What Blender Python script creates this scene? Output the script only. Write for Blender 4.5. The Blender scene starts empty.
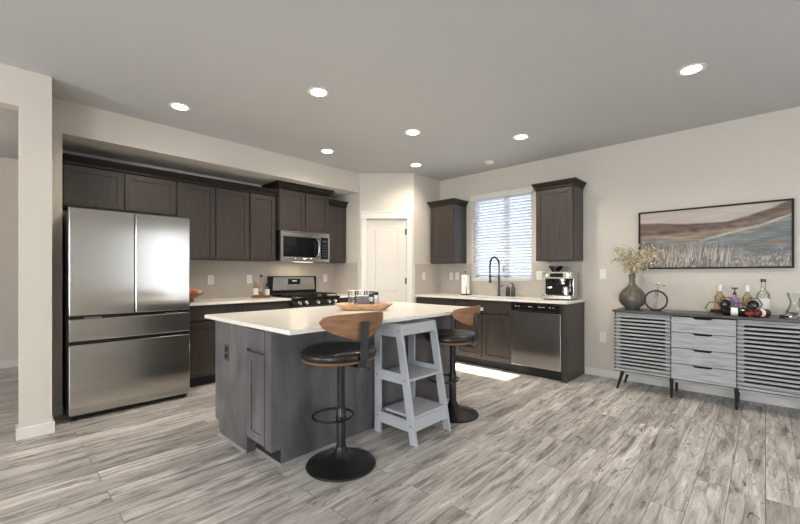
import bpy, bmesh, math, random
import numpy as np
from mathutils import Vector, Matrix
PI = math.pi
random.seed(7)
C = bpy.context.scene.collection
SC = bpy.context.scene

# ------------------------------------------------------------------ camera
CH = 1.22                      # camera height
YAW = math.radians(43.37)
cam_d = bpy.data.cameras.new('camera')
cam = bpy.data.objects.new('camera', cam_d); C.objects.link(cam)
cam.location = (0, 0, CH)
cam.rotation_euler = (PI/2, 0, YAW)
cam_d.sensor_width = 36; cam_d.lens = 386.9/800*36
cam_d.shift_y = (274.3-262)/800
cam_d.clip_start = .05
SC.camera = cam

# ------------------------------------------------------------------ world, sun, area lights, exposure
w = bpy.data.worlds.new('sky'); SC.world = w; w.use_nodes = True
wn = w.node_tree.nodes; wn['Background'].inputs[0].default_value = (.62, .77, 1, 1)
wn['Background'].inputs[1].default_value = 4.2

def light(name, typ, loc, rot, energy, color=(1, 1, 1), **k):
    d = bpy.data.lights.new(name, typ); d.energy = energy; d.color = color
    for a, v in k.items(): setattr(d, a, v)
    o = bpy.data.objects.new(name, d); C.objects.link(o); o.location = loc
    o.rotation_euler = rot
    return o
sdir = Vector((-1, 0, -.33))
sun = light('sun', 'SUN', (3, 3, 4), sdir.to_track_quat('-Z', 'Y').to_euler(), 70, (1, .95, .87), angle=.008)
def area(name, loc, aim, sx, sy, e, col):
    q = (Vector(aim)-Vector(loc)).to_track_quat('-Z', 'Y').to_euler()
    return light(name, 'AREA', loc, q, e, col, shape='RECTANGLE', size=sx, size_y=sy)
# added area lights before closed walls: one for the fridge streak, two for fill
area('streak_light_right', (2.32, 3.0, 1.15), (-3, 3.0, 1.0), .34, 2.2, 20, (.86, .93, 1))
area('fill_light_rear', (.6, -3.1, 1.35), (-.6, 3, 1.0), 2.6, 1.7, 165, (.88, .94, 1))
area('fill_light_rear_far', (-2.6, -3.1, 1.35), (-2.6, 3, 1.2), 1.5, 1.7, 60, (1, .97, .92))
SC.view_settings.view_transform = 'Standard'
SC.view_settings.look = 'None'
SC.view_settings.exposure = 0.5
SC.view_settings.gamma = 1
SC.view_settings.use_curve_mapping = False

light('hall_warm_fill', 'POINT', (-5.8, -.6, 2.4), (0, 0, 0), 9, (1, .72, .48), shadow_soft_size=.1)  # unseen point light added to warm the dim hall
# ------------------------------------------------------------------ materials
def mat(name, col=(.5, .5, .5), rough=.5, metal=0, spec=.5, **k):
    m = bpy.data.materials.new(name); m.use_nodes = True
    b = m.node_tree.nodes['Principled BSDF']
    b.inputs['Base Color'].default_value = (*col, 1)
    b.inputs['Roughness'].default_value = rough
    b.inputs['Metallic'].default_value = metal
    b.inputs['Specular IOR Level'].default_value = spec
    for a, v in k.items(): b.inputs[a.replace('_', ' ')].default_value = v
    return m
def nodes(m): return m.node_tree.nodes, m.node_tree.links, m.node_tree.nodes['Principled BSDF']
def noisy(name, c1, c2, scale=(1, 1, 1), freq=5, rough=.5, metal=0, bump=0, detail=6, lo=.35, hi=.65, spec=.5, rvar=0, dist=0):
    m = mat(name, c1, rough, metal, spec); n, l, b = nodes(m)
    tc = n.new('ShaderNodeTexCoord'); mp = n.new('ShaderNodeMapping'); mp.inputs['Scale'].default_value = scale
    nz = n.new('ShaderNodeTexNoise'); nz.inputs['Scale'].default_value = freq; nz.inputs['Detail'].default_value = detail
    nz.inputs['Distortion'].default_value = dist
    cr = n.new('ShaderNodeValToRGB'); e = cr.color_ramp.elements
    e[0].position = lo; e[0].color = (*c1, 1); e[1].position = hi; e[1].color = (*c2, 1)
    l.new(tc.outputs['Object'], mp.inputs[0]); l.new(mp.outputs[0], nz.inputs['Vector'])
    l.new(nz.outputs[0], cr.inputs[0]); l.new(cr.outputs[0], b.inputs['Base Color'])
    if bump:
        bp = n.new('ShaderNodeBump'); bp.inputs['Strength'].default_value = bump; bp.inputs['Distance'].default_value = .01
        l.new(nz.outputs[0], bp.inputs['Height']); l.new(bp.outputs[0], b.inputs['Normal'])
    if rvar:
        mr = n.new('ShaderNodeMapRange'); mr.inputs['To Min'].default_value = rough; mr.inputs['To Max'].default_value = rough+rvar
        l.new(nz.outputs[0], mr.inputs[0]); l.new(mr.outputs[0], b.inputs['Roughness'])
    return m
def emit(name, col, s):
    m = mat(name, (0, 0, 0)); b = nodes(m)[2]
    b.inputs['Emission Color'].default_value = (*col, 1); b.inputs['Emission Strength'].default_value = s
    return m
def glassy(name, tint=(1, 1, 1), gloss=.12, ior=1.45):
    """thin clear glass: straight-through transparency with a fresnel reflection"""
    m = bpy.data.materials.new(name); m.use_nodes = True; n = m.node_tree.nodes; l = m.node_tree.links
    n.remove(n['Principled BSDF'])
    t = n.new('ShaderNodeBsdfTransparent'); t.inputs[0].default_value = (*tint, 1)
    g = n.new('ShaderNodeBsdfGlossy'); g.inputs['Roughness'].default_value = .03
    fr = n.new('ShaderNodeLayerWeight'); fr.inputs[0].default_value = .25
    ma = n.new('ShaderNodeMath'); ma.operation = 'MULTIPLY_ADD'; ma.inputs[1].default_value = .75; ma.inputs[2].default_value = gloss*.3
    mx = n.new('ShaderNodeMixShader')
    l.new(fr.outputs['Fresnel'], ma.inputs[0]); l.new(ma.outputs[0], mx.inputs[0])
    l.new(t.outputs[0], mx.inputs[1]); l.new(g.outputs[0], mx.inputs[2])
    l.new(mx.outputs[0], n['Material Output'].inputs[0])
    return m
M = {}
M['wall'] = noisy('wall_paint', (.60, .56, .50), (.62, .58, .52), freq=60, rough=.75, bump=.04)
M['ceiling'] = noisy('ceiling_paint', (.50, .50, .495), (.52, .52, .515), freq=80, rough=.85, bump=.05)
M['white'] = mat('white_trim_paint', (.72, .70, .655), .4)
M['cream'] = mat('cream_door_paint', (.65, .625, .57), .45)
M['splash'] = noisy('backsplash_greige', (.45, .41, .365), (.475, .435, .39), freq=8, rough=.35)
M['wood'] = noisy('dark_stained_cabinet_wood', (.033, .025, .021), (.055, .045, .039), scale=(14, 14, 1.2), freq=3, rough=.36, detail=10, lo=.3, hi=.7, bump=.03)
M['islandwood'] = noisy('grey_brown_island_wood', (.066, .063, .066), (.165, .160, .164), scale=(3.2, 3.2, 1.3), freq=2.0, rough=.36, detail=12, lo=.3, hi=.74, bump=.03, dist=.4)
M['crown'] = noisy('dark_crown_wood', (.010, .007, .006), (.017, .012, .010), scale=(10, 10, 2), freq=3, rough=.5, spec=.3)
M['kick'] = mat('black_toe_kick', (.012, .011, .010), .6)
M['quartz'] = noisy('cream_quartz', (.80, .77, .71), (.84, .81, .76), freq=25, rough=.2, detail=8)
M['steel'] = noisy('brushed_stainless_steel', (.52, .50, .47), (.54, .52, .49), scale=(60, 60, .6), freq=3, rough=.17, metal=1, rvar=.03)
_n, _l, _b = nodes(M['steel']); _b.inputs['Anisotropic'].default_value = .82
_t = _n.new('ShaderNodeTangent'); _t.direction_type = 'RADIAL'; _t.axis = 'Z'; _l.new(_t.outputs[0], _b.inputs['Tangent'])
M['steelh'] = mat('polished_stainless', (.62, .60, .57), .2, 1)
M['dsteel'] = mat('dark_steel_side', (.09, .09, .095), .4, .6)
M['black'] = mat('black_gloss', (.010, .010, .011), .15)
M['blackm'] = mat('black_matte', (.008, .008, .008), .5, 0, .25)
M['gap'] = mat('black_seal_and_shade', (.004, .004, .004), .8)  # fridge seal and finger pulls; also stands in for shade behind the slats
M['screen'] = mat('black_display_glass', (.006, .007, .009), .06)
M['iron'] = mat('cast_iron', (.012, .012, .013), .6)
M['bmetal'] = mat('black_powder_coated_metal', (.016, .016, .017), .3, .3)
M['gmetal'] = mat('dark_grey_metal', (.085, .088, .095), .35, .8)
M['leather'] = noisy('black_leather', (.010, .010, .011), (.018, .018, .019), freq=80, rough=.3, bump=.15)
M['walnut'] = noisy('walnut_veneer', (.19, .088, .042), (.34, .18, .095), scale=(1.2, 1.2, 9), freq=5, rough=.35, detail=8, lo=.3, hi=.7)
M['greypaint'] = mat('grey_tower_paint', (.47, .485, .515), .34)
M['sbwood'] = noisy('pale_grey_washed_wood', (.24, .248, .255), (.43, .44, .45), scale=(1.5, 6, 16), freq=3.5, rough=.45, detail=10, lo=.3, hi=.7, bump=.05)
M['sbtop'] = noisy('charcoal_wood_top', (.022, .020, .020), (.06, .055, .053), scale=(1.2, 10, 10), freq=4, rough=.3, detail=8)
M['chrome'] = mat('chrome', (.75, .75, .75), .08, 1)
M['glass'] = glassy('clear_glass', (.97, .98, .98))
M['gglass'] = glassy('window_glass', (.98, .99, 1), .05)
M['plate'] = mat('white_plastic', (.80, .78, .73), .35)
M['slot'] = mat('dark_slot', (.03, .03, .03), .6)
M['slat'] = mat('white_blind_slat', (.86, .88, .92), .45)
M['vinyl'] = mat('white_vinyl', (.82, .84, .87), .4)
M['siding'] = mat('pale_blue_grey_siding', (.60, .66, .76), .7)
M['bowlwood'] = noisy('pale_acacia_wood', (.50, .29, .15), (.66, .43, .26), scale=(2, 2, 8), freq=6, rough=.4)
M['dbowl'] = noisy('reddish_brown_wood', (.17, .07, .035), (.28, .13, .07), scale=(2, 2, 8), freq=6, rough=.4)
M['apple'] = noisy('red_apple_skin', (.50, .07, .04), (.72, .30, .14), freq=9, rough=.3)
M['garlic'] = mat('pale_onion_skin', (.80, .68, .55), .5)
M['vase'] = noisy('olive_bronze_glaze', (.060, .055, .045), (.17, .155, .125), freq=7, rough=.28, detail=8)
M['stem'] = mat('dry_stem_green', (.20, .17, .09), .7)
M['bud'] = noisy('cream_dried_petals', (.42, .35, .22), (.72, .66, .52), freq=40, rough=.7)
M['bud2'] = mat('olive_bud', (.33, .29, .16), .7)
M['paper'] = mat('white_paper', (.88, .86, .82), .8)
M['label'] = mat('white_paper_label', (.82, .82, .80), .6)
M['gold'] = mat('brass_cap', (.62, .45, .2), .3, 1)
M['wine'] = mat('dark_red_wine_bottle', (.10, .012, .014), .12)
M['foil'] = mat('red_foil', (.33, .03, .035), .3)
M['dglass'] = mat('near_black_glass', (.008, .007, .008), .08)
M['mauve'] = mat('mauve_glass', (.35, .24, .42), .1)
M['golden'] = glassy('golden_glass', (.93, .85, .68))
M['copper'] = mat('brass_wire', (.10, .08, .06), .35, .9)
M['box'] = noisy('grey_slate_box', (.13, .115, .12), (.19, .17, .175), freq=30, rough=.6)
M['pepper'] = mat('green_brown_spice', (.13, .10, .04), .5)
M['oil'] = mat('olive_oil', (.35, .27, .07), .15)
M['moulding'] = mat('grey_moulding', (.26, .25, .245), .4)
M['lamp'] = emit('lit_downlight_lens', (1, .95, .86), 14)
M['undercab'] = emit('lit_lamp_lens', (1, .85, .6), 2)
M['lcd'] = emit('lit_clock_digits', (.7, .85, 1), 1.2)
M['hallwall'] = M['wall']

# floor: vinyl planks along Y
def floor_mat():
    m = mat('grey_oak_vinyl_planks', (.3, .28, .26), .33); n, l, b = nodes(m)
    tc = n.new('ShaderNodeTexCoord'); mp = n.new('ShaderNodeMapping')
    mp.inputs['Rotation'].default_value = (0, 0, PI/2); l.new(tc.outputs['Object'], mp.inputs[0])
    br = n.new('ShaderNodeTexBrick'); l.new(mp.outputs[0], br.inputs['Vector'])
    br.offset = .37; br.offset_frequency = 2; br.squash = 1
    for k, v in (('Scale', 1), ('Mortar Size', .0018), ('Mortar Smooth', .2), ('Brick Width', 1.22), ('Row Height', .15), ('Bias', 0)): br.inputs[k].default_value = v
    br.inputs['Color1'].default_value = (0, 0, 0, 1); br.inputs['Color2'].default_value = (1, 1, 1, 1); br.inputs['Mortar'].default_value = (.5, .5, .5, 1)
    # per-plank shift of the grain
    cx = n.new('ShaderNodeVectorMath'); cx.operation = 'MULTIPLY_ADD'; l.new(br.outputs['Color'], cx.inputs[0])
    cx.inputs[1].default_value = (17, 31, 23); l.new(mp.outputs[0], cx.inputs[2])
    def grain(scl, freq, det, dist):
        g = n.new('ShaderNodeMapping'); g.inputs['Scale'].default_value = scl; l.new(cx.outputs[0], g.inputs[0])
        z = n.new('ShaderNodeTexNoise'); z.inputs['Scale'].default_value = freq; z.inputs['Detail'].default_value = det
        z.inputs['Distortion'].default_value = dist; z.inputs['Roughness'].default_value = .62; l.new(g.outputs[0], z.inputs['Vector']); return z
    g1 = grain((1.1, 9, 1), 2.2, 8, .8)      # broad streaks
    g2 = grain((3, 60, 1), 3.0, 6, .2)       # fine fibres
    g3 = grain((2.2, 7, 1), 2.6, 4, 1.6)     # dark cracks and knots
    r1 = n.new('ShaderNodeValToRGB'); e = r1.color_ramp.elements
    e[0].position = .30; e[0].color = (.14, .124, .110, 1); e[1].position = .68; e[1].color = (.62, .60, .57, 1)
    k = r1.color_ramp.elements.new(.48); k.color = (.41, .385, .36, 1)
    l.new(g1.outputs[0], r1.inputs[0])
    f = n.new('ShaderNodeMapRange'); f.inputs['From Min'].default_value = .3; f.inputs['From Max'].default_value = .7; f.inputs['To Min'].default_value = .78; f.inputs['To Max'].default_value = 1.2
    l.new(g2.outputs[0], f.inputs[0])
    m1 = n.new('ShaderNodeMix'); m1.data_type = 'RGBA'; m1.blend_type = 'MULTIPLY'; m1.inputs[0].default_value = 1
    l.new(r1.outputs[0], m1.inputs[6]); l.new(f.outputs[0], m1.inputs[7])
    pk = n.new('ShaderNodeMapRange'); pk.inputs['To Min'].default_value = .80; pk.inputs['To Max'].default_value = 1.20; l.new(br.outputs['Color'], pk.inputs[0])
    m2 = n.new('ShaderNodeMix'); m2.data_type = 'RGBA'; m2.blend_type = 'MULTIPLY'; m2.inputs[0].default_value = 1
    l.new(m1.outputs[2], m2.inputs[6]); l.new(pk.outputs[0], m2.inputs[7])
    ck = n.new('ShaderNodeValToRGB'); ck.color_ramp.elements[0].position = .27; ck.color_ramp.elements[0].color = (.14, .12, .11, 1)
    ck.color_ramp.elements[1].position = .39; ck.color_ramp.elements[1].color = (1, 1, 1, 1); l.new(g3.outputs[0], ck.inputs[0])
    m3 = n.new('ShaderNodeMix'); m3.data_type = 'RGBA'; m3.blend_type = 'MULTIPLY'; m3.inputs[0].default_value = 1
    l.new(m2.outputs[2], m3.inputs[6]); l.new(ck.outputs[0], m3.inputs[7])
    m4 = n.new('ShaderNodeMix'); m4.data_type = 'RGBA'; m4.inputs[7].default_value = (.05, .045, .04, 1)
    mm = n.new('ShaderNodeMath'); mm.operation = 'MULTIPLY'; mm.inputs[1].default_value = .7; l.new(br.outputs['Fac'], mm.inputs[0])
    l.new(mm.outputs[0], m4.inputs[0]); l.new(m3.outputs[2], m4.inputs[6]); l.new(m4.outputs[2], b.inputs['Base Color'])
    bp = n.new('ShaderNodeBump'); bp.inputs['Strength'].default_value = .12; bp.inputs['Distance'].default_value = .003
    l.new(g1.outputs[0], bp.inputs['Height']); l.new(bp.outputs[0], b.inputs['Normal'])
    return m
M['floor'] = floor_mat()

# ------------------------------------------------------------------ mesh helpers
class MB:
    def __init__(s): s.bm = bmesh.new()
    def box(s, x0, x1, y0, y1, z0, z1, bev=0):
        r = bmesh.ops.create_cube(s.bm, size=1); vs = r['verts']
        for v in vs:
            v.co = Vector(((x0+x1)/2+v.co.x*(x1-x0), (y0+y1)/2+v.co.y*(y1-y0), (z0+z1)/2+v.co.z*(z1-z0)))
        if bev:
            es = list({e for v in vs for e in v.link_edges})
            bmesh.ops.bevel(s.bm, geom=es, offset=bev, segments=2, affect='EDGES', profile=.5)
        return s
    def hull(s, a, b):
        """loft between two equally long closed loops with end caps"""
        n = len(a); va = [s.bm.verts.new(p) for p in a]; vb = [s.bm.verts.new(p) for p in b]
        s.bm.faces.new(va[::-1]); s.bm.faces.new(vb)
        for i in range(n): s.bm.faces.new((va[i], va[(i+1) % n], vb[(i+1) % n], vb[i]))
        return s
    def frust(s, x0, x1, y0, y1, z0, X0, X1, Y0, Y1, z1):
        return s.hull([(x0, y0, z0), (x1, y0, z0), (x1, y1, z0), (x0, y1, z0)], [(X0, Y0, z1), (X1, Y0, z1), (X1, Y1, z1), (X0, Y1, z1)])
    def lathe(s, prof, c=(0, 0, 0), seg=24, mtx=None, sx=1, sy=1, cap=True):
        rings = []
        for r, z in prof:
            ring = []
            for i in range(seg):
                a = 2*PI*i/seg; p = Vector((r*math.cos(a)*sx, r*math.sin(a)*sy, z))
                if mtx: p = mtx @ p
                ring.append(s.bm.verts.new(p+Vector(c)))
            rings.append(ring)
        for A, B in zip(rings, rings[1:]):
            for i in range(seg): s.bm.faces.new((A[i], A[(i+1) % seg], B[(i+1) % seg], B[i]))
        if cap:
            if prof[0][0] > 1e-5: s.bm.faces.new(rings[0][::-1])
            if prof[-1][0] > 1e-5: s.bm.faces.new(rings[-1])
        return s
    def tube(s, pts, r, seg=10, closed=False, cap=True, flat=1):
        pts = [Vector(p) for p in pts]; n = len(pts); rings = []
        rs = r if isinstance(r, (list, tuple)) else [r]*n
        up = None
        for i in range(n):
            if closed: t = pts[(i+1) % n]-pts[i-1]
            else: t = pts[min(i+1, n-1)]-pts[max(i-1, 0)]
            t.normalize()
            if up is None:
                up = Vector((0, 0, 1)) if abs(t.z) < .9 else Vector((1, 0, 0))
            u = (up-t*up.dot(t)).normalized(); v = t.cross(u); up = u
            rings.append([s.bm.verts.new(pts[i]+(u*math.cos(2*PI*k/seg)+v*math.sin(2*PI*k/seg)*flat)*rs[i]) for k in range(seg)])
        m = n if closed else n-1
        for i in range(m):
            A, B = rings[i], rings[(i+1) % n]
            for k in range(seg): s.bm.faces.new((A[k], A[(k+1) % seg], B[(k+1) % seg], B[k]))
        if not closed and cap: s.bm.faces.new(rings[0][::-1]); s.bm.faces.new(rings[-1])
        return s
    def prism(s, poly, ax, t0, t1):
        """2D polygon extruded along an axis: ax 'x' -> poly (y,z), 'y' -> (x,z), 'z' -> (x,y)"""
        def P(p, t): return {'x': (t, p[0], p[1]), 'y': (p[0], t, p[1]), 'z': (p[0], p[1], t)}[ax]
        return s.hull([P(p, t0) for p in poly], [P(p, t1) for p in poly])
    def ball(s, c, r, seg=12, sc=(1, 1, 1)):
        q = bmesh.ops.create_uvsphere(s.bm, u_segments=seg, v_segments=max(6, seg*2//3), radius=r)
        for v in q['verts']: v.co = Vector((v.co.x*sc[0], v.co.y*sc[1], v.co.z*sc[2]))+Vector(c)
        return s
    def build(s, name, m, parent=None, smooth=False, world=False):
        bmesh.ops.recalc_face_normals(s.bm, faces=s.bm.faces)
        me = bpy.data.meshes.new(name)
        if world and parent is not None:
            mi = (Matrix.Translation(parent.location) @ parent.rotation_euler.to_matrix().to_4x4()).inverted()
            s.bm.transform(mi)
        s.bm.to_mesh(me); s.bm.free(); me.materials.append(M[m] if isinstance(m, str) else m)
        if smooth:
            for p in me.polygons: p.use_smooth = True
            if smooth == 'auto':
                me.set_sharp_from_angle(angle=math.radians(38))
        o = bpy.data.objects.new(name, me); C.objects.link(o)
        if parent is not None: o.parent = parent
        return o
def thing(name, label, cat, loc=(0, 0, 0), rz=0, group=None):
    o = bpy.data.objects.new(name, None); C.objects.link(o); o.location = loc; o.rotation_euler = (0, 0, rz)
    o.empty_display_size = .1
    tag(o, label, cat, group); return o
def tag(o, label, cat, group=None):
    o['label'] = label; o['category'] = cat
    if group: o['group'] = group
    return o
def struct(name, mb, m, **k):
    o = mb.build(name, m, **k); o['kind'] = 'structure'; return o
def copy_tree(o, parent=None):
    c = o.copy(); C.objects.link(c); c.parent = parent
    for ch in o.children: copy_tree(ch, c)
    return c
def bez(p, n=16):
    """smooth polyline through control points (Catmull-Rom)"""
    p = [Vector(q) for q in p]; p = [p[0]*2-p[1]]+p+[p[-1]*2-p[-2]]; out = []
    for i in range(1, len(p)-2):
        for k in range(n):
            t = k/n; a, b, c, d = p[i-1], p[i], p[i+1], p[i+2]
            out.append(.5*((2*b)+(c-a)*t+(2*a-5*b+4*c-d)*t*t+(3*b-a-3*c+d)*t**3))
    out.append(p[-2]); return out

# ------------------------------------------------------------------ room shell
HC = 2.74
YW = 5.03          # window wall
XK = -5.05         # cabinet wall inside the alcove
XH = -4.45         # face of the header over the cabinets
XP = -4.0          # face of the wall with the hall opening
struct('floor', MB().box(-7.4, 2.6, -3.4, 5.3, -.1, 0), 'floor')
struct('ceiling', MB().box(-7.4, 2.6, -3.4, 5.3, HC, HC+.1), 'ceiling')
WX0, WX1, WZ0, WZ1 = -3.22, -2.30, 1.145, 2.35
m = MB()
m.box(-5.2, WX0, YW, YW+.16, 0, HC); m.box(WX1, 2.6, YW, YW+.16, 0, HC)
m.box(WX0, WX1, YW, YW+.16, 0, WZ0); m.box(WX0, WX1, YW, YW+.16, WZ1, HC)
struct('wall_back', m, 'wall')
struct('wall_left', MB().box(XK-.12, XK, .30, 5.03, 0, HC), 'wall')
m = MB().box(XP-.12, XP, .145, .326, 0, HC); m.box(XH, XP-.12, .22, .326, 0, HC); m.box(XK, XH, .30, .43, 0, HC)
struct('wall_pillar', m, 'wall')
struct('wall_hall_header', MB().box(XP-.12, XP, -3.3, .145, 2.46, HC), 'wall')
struct('wall_header', MB().box(XK, XH, .43, 3.80, 2.45, HC), 'wall')
struct('wall_pantry_return', MB().box(XK, XH+.03, 3.80, 3.90, 0, HC), 'wall')
# corner pantry: diagonal wall with its door opening, and its right-hand side wall
PA = Vector((-4.42, 3.80, 0)); PB = Vector((-3.85, 4.375, 0)); PD = (PB-PA); PL = PD.length
PANG = math.atan2(PD.y, PD.x)
def pantry(mb): mb.bm.transform(Matrix.Translation(PA) @ Matrix.Rotation(PANG, 4, 'Z')); return mb
D0 = PL/2-.305; D1 = PL/2+.305; DH = 2.045
struct('wall_pantry_diagonal', pantry(MB().box(0, D0, 0, .1, 0, HC).box(D1, PL, 0, .1, 0, HC).box(D0, D1, 0, .1, DH, HC)), 'wall')
struct('wall_pantry_side', MB().box(-3.95, -3.85, 4.375, YW, 0, HC), 'wall')
struct('wall_hall', MB().box(-7.32, -7.2, -3.3, 5.2, 0, HC), 'wall')
struct('wall_rear', MB().box(-7.2, 2.5, -3.3, -3.18, 0, HC), 'wall')
SY0, SY1, SZ0, SZ1 = 4.05, 4.405, 1.50, 1.96
m = MB().box(2.4, 2.5, -3.2, SY0, 0, HC); m.box(2.4, 2.5, SY1, 5.1, 0, HC); m.box(2.4, 2.5, SY0, SY1, 0, SZ0); m.box(2.4, 2.5, SY0, SY1, SZ1, HC)
struct('wall_right', m, 'wall')
# baseboards
def bb(name, mb): struct(name, mb, 'white')
bb('baseboard_back', MB().box(-1.615, 2.4, YW-.014, YW, 0, .085, .003))
bb('baseboard_pillar', MB().box(XP, XP+.015, .13, .341, 0, .085, .002).box(XP-.12, XP, .13, .145, 0, .085, .002).box(XH+.0, XP, .326, .341, 0, .085))
bb('baseboard_alcove', MB().box(XH, XH+.014, .341, .43, 0, .085))
bb('baseboard_hall', MB().box(-7.2, -7.185, -3.1, 5.0, 0, .1))
bb('baseboard_right', MB().box(2.385, 2.4, -3.1, 5.0, 0, .085))
# backsplash
m = MB().box(XK, XK+.008, 1.40, 3.792, .915, 1.40); m.box(XK+.008, XH-.02, 3.792, 3.80, .915, 1.40)
struct('trim_1', m, 'splash')
m = MB().box(-3.85, -3.842, 4.40, YW-.008, .915, 1.38); m.box(-3.842, WX0-.02, YW-.008, YW, .915, 1.38)
m.box(WX0-.02, WX1+.02, YW-.008, YW, .915, WZ0-.02); m.box(WX1+.02, -1.65, YW-.008, YW, .915, 1.38)
struct('trim_2', m, 'splash')
# pantry door
m = MB()
m.box(D0-.072, D0+.004, -.018, 0, 0, DH+.012, .003); m.box(D1-.004, D1+.072, -.018, 0, 0, DH+.012, .003)
m.box(D0-.085, D1+.085, -.024, 0, DH+.012, DH+.10, .004); m.box(D0-.095, D1+.095, -.032, 0, DH+.10, DH+.118, .003)
struct('trim_3', pantry(m), 'white')
def panel_door(x0, x1, z0, z1, t=.035, y=.02):
    b = MB(); s = .105; rails = [(z0, z0+.22), (z0+.80, z0+.93), (z1-.12, z1)]
    b.box(x0, x0+s, y, y+t, z0, z1); b.box(x1-s, x1, y, y+t, z0, z1)
    for a, c in rails: b.box(x0+s, x1-s, y, y+t, a, c)
    for a, c in ((rails[0][1], rails[1][0]), (rails[1][1], rails[2][0])):
        # sticking slopes to a recessed field, then a raised centre
        b.box(x0+s, x1-s, y+.012, y+t-.008, a, c)
        b.frust(x0+s+.02, x1-s-.02, y+.0118, y+.0119, a+.02, x0+s+.02, x1-s-.02, y+.0118, y+.0119, c-.02)
        b.hull([(x0+s+.018, y+.012, a+.018), (x1-s-.018, y+.012, a+.018), (x1-s-.018, y+.012, c-.018), (x0+s+.018, y+.012, c-.018)],
               [(x0+s+.034, y+.004, a+.034), (x1-s-.034, y+.004, a+.034), (x1-s-.034, y+.004, c-.034), (x0+s+.034, y+.004, c-.034)])
    return b
door = struct('door_1', pantry(panel_door(D0+.006, D1-.006, .01, DH-.004)), 'cream')
def dpart(name, mb, m, smooth=False): return mb.build(name, m, door, smooth)
for z in (.25, 1.12, 1.86):
    dpart('hinge', pantry(MB().tube([(D1-.006, .012, z-.045), (D1-.006, .012, z+.045)], .008, 8).box(D1-.03, D1-.006, .014, .02, z-.045, z+.045)), 'gmetal')
mt = Matrix.Rotation(PI/2, 4, 'X')
dpart('door_knob', pantry(MB().lathe([(.028, 0), (.028, .006), (.011, .012), (.011, .035), (.026, .045), (.027, .058), (.016, .066), (0.0001, .067)], (D0+.07, .02, .95), 16, mt)), 'gmetal', True)

# kitchen window: sliding sash with recessed return, blinds, neighbour's wall outside
win = struct('window_1', MB().box(WX0, WX0+.045, YW+.07, YW+.13, WZ0, WZ1).box(WX1-.045, WX1, YW+.07, YW+.13, WZ0, WZ1)
             .box(WX0, WX1, YW+.07, YW+.13, WZ0, WZ0+.045).box(WX0, WX1, YW+.07, YW+.13, WZ1-.045, WZ1).box(-2.745, -2.665, YW+.07, YW+.12, WZ0, WZ1), 'vinyl')
MB().box(WX0+.045, -2.745, YW+.098, YW+.102, WZ0+.045, WZ1-.045).build('window_pane', 'gglass', win)
MB().box(-2.665, WX1-.045, YW+.088, YW+.092, WZ0+.045, WZ1-.045).build('window_pane', 'gglass', win)
MB().box(-2.76, -2.745, YW+.055, YW+.07, 1.24, 1.33, .003).build('window_latch', 'gmetal', win)
struct('trim_4', MB().box(WX0-.0, WX1+.0, YW-.012, YW+.07, WZ0-.018, WZ0+.004, .002), 'white')
bl = thing('window_blind', 'white horizontal slat blind hanging in the kitchen window above the sink', 'window blind', (-2.76, YW, WZ0))
MB().box(WX0-.03, WX1+.03, YW-.035, YW-.001, 2.325, 2.405, .004).build('valance', 'white', bl, world=True)
for i in range(27):
    z = WZ0+.06+i*.0425; a = math.radians(-28)
    y0, y1 = YW+.035-.023*math.cos(a), YW+.035+.023*math.cos(a); dz = math.sin(a)*.023
    MB().hull([(WX0+.006, y0, z-dz), (WX1-.006, y0, z-dz), (WX1-.006, y0, z-dz+.003), (WX0+.006, y0, z-dz+.003)],
              [(WX0+.006, y1, z+dz), (WX1-.006, y1, z+dz), (WX1-.006, y1, z+dz+.003), (WX0+.006, y1, z+dz+.003)]).build('slat', 'slat', bl, world=True)
MB().box(WX0+.006, WX1-.006, YW+.014, YW+.056, WZ0+.012, WZ0+.03, .003).build('bottom_rail', 'slat', bl, world=True)
for x in (WX0+.12, -2.76, WX1-.12):
    MB().tube([(x, YW+.012, WZ0+.02), (x, YW+.012, 2.33)], .0018, 5).build('ladder_cord', 'white', bl, world=True)
nb = thing('neighbour_house', 'pale blue-grey lap siding wall of the neighbouring house outside the window', 'house', (-2.8, 7.4, 0))
m = MB()
for i in range(30):
    z = i*.17
    m.hull([(-9, 7.4, z), (4, 7.4, z), (4, 7.6, z), (-9, 7.6, z)], [(-9, 7.425, z+.17), (4, 7.425, z+.17), (4, 7.6, z+.17), (-9, 7.6, z+.17)])
m.build('siding', 'siding', nb, world=True)
struct('ground_outside', MB().box(-12, 6, 5.3, 9, -.25, -.1), mat('gravel', (.3, .29, .27), .9))
# unseen window added high in the right-hand wall, sized to shape the sun patch
wr = struct('added_sun_window', MB().box(2.42, 2.48, SY0-.0, SY0+.02, SZ0, SZ1).box(2.42, 2.48, SY1-.02, SY1, SZ0, SZ1).box(2.42, 2.48, SY0, SY1, SZ0, SZ0+.02).box(2.42, 2.48, SY0, SY1, SZ1-.02, SZ1), 'vinyl')
MB().box(2.448, 2.452, SY0+.02, SY1-.02, SZ0+.02, SZ1-.02).build('window_pane', 'gglass', wr)

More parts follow.
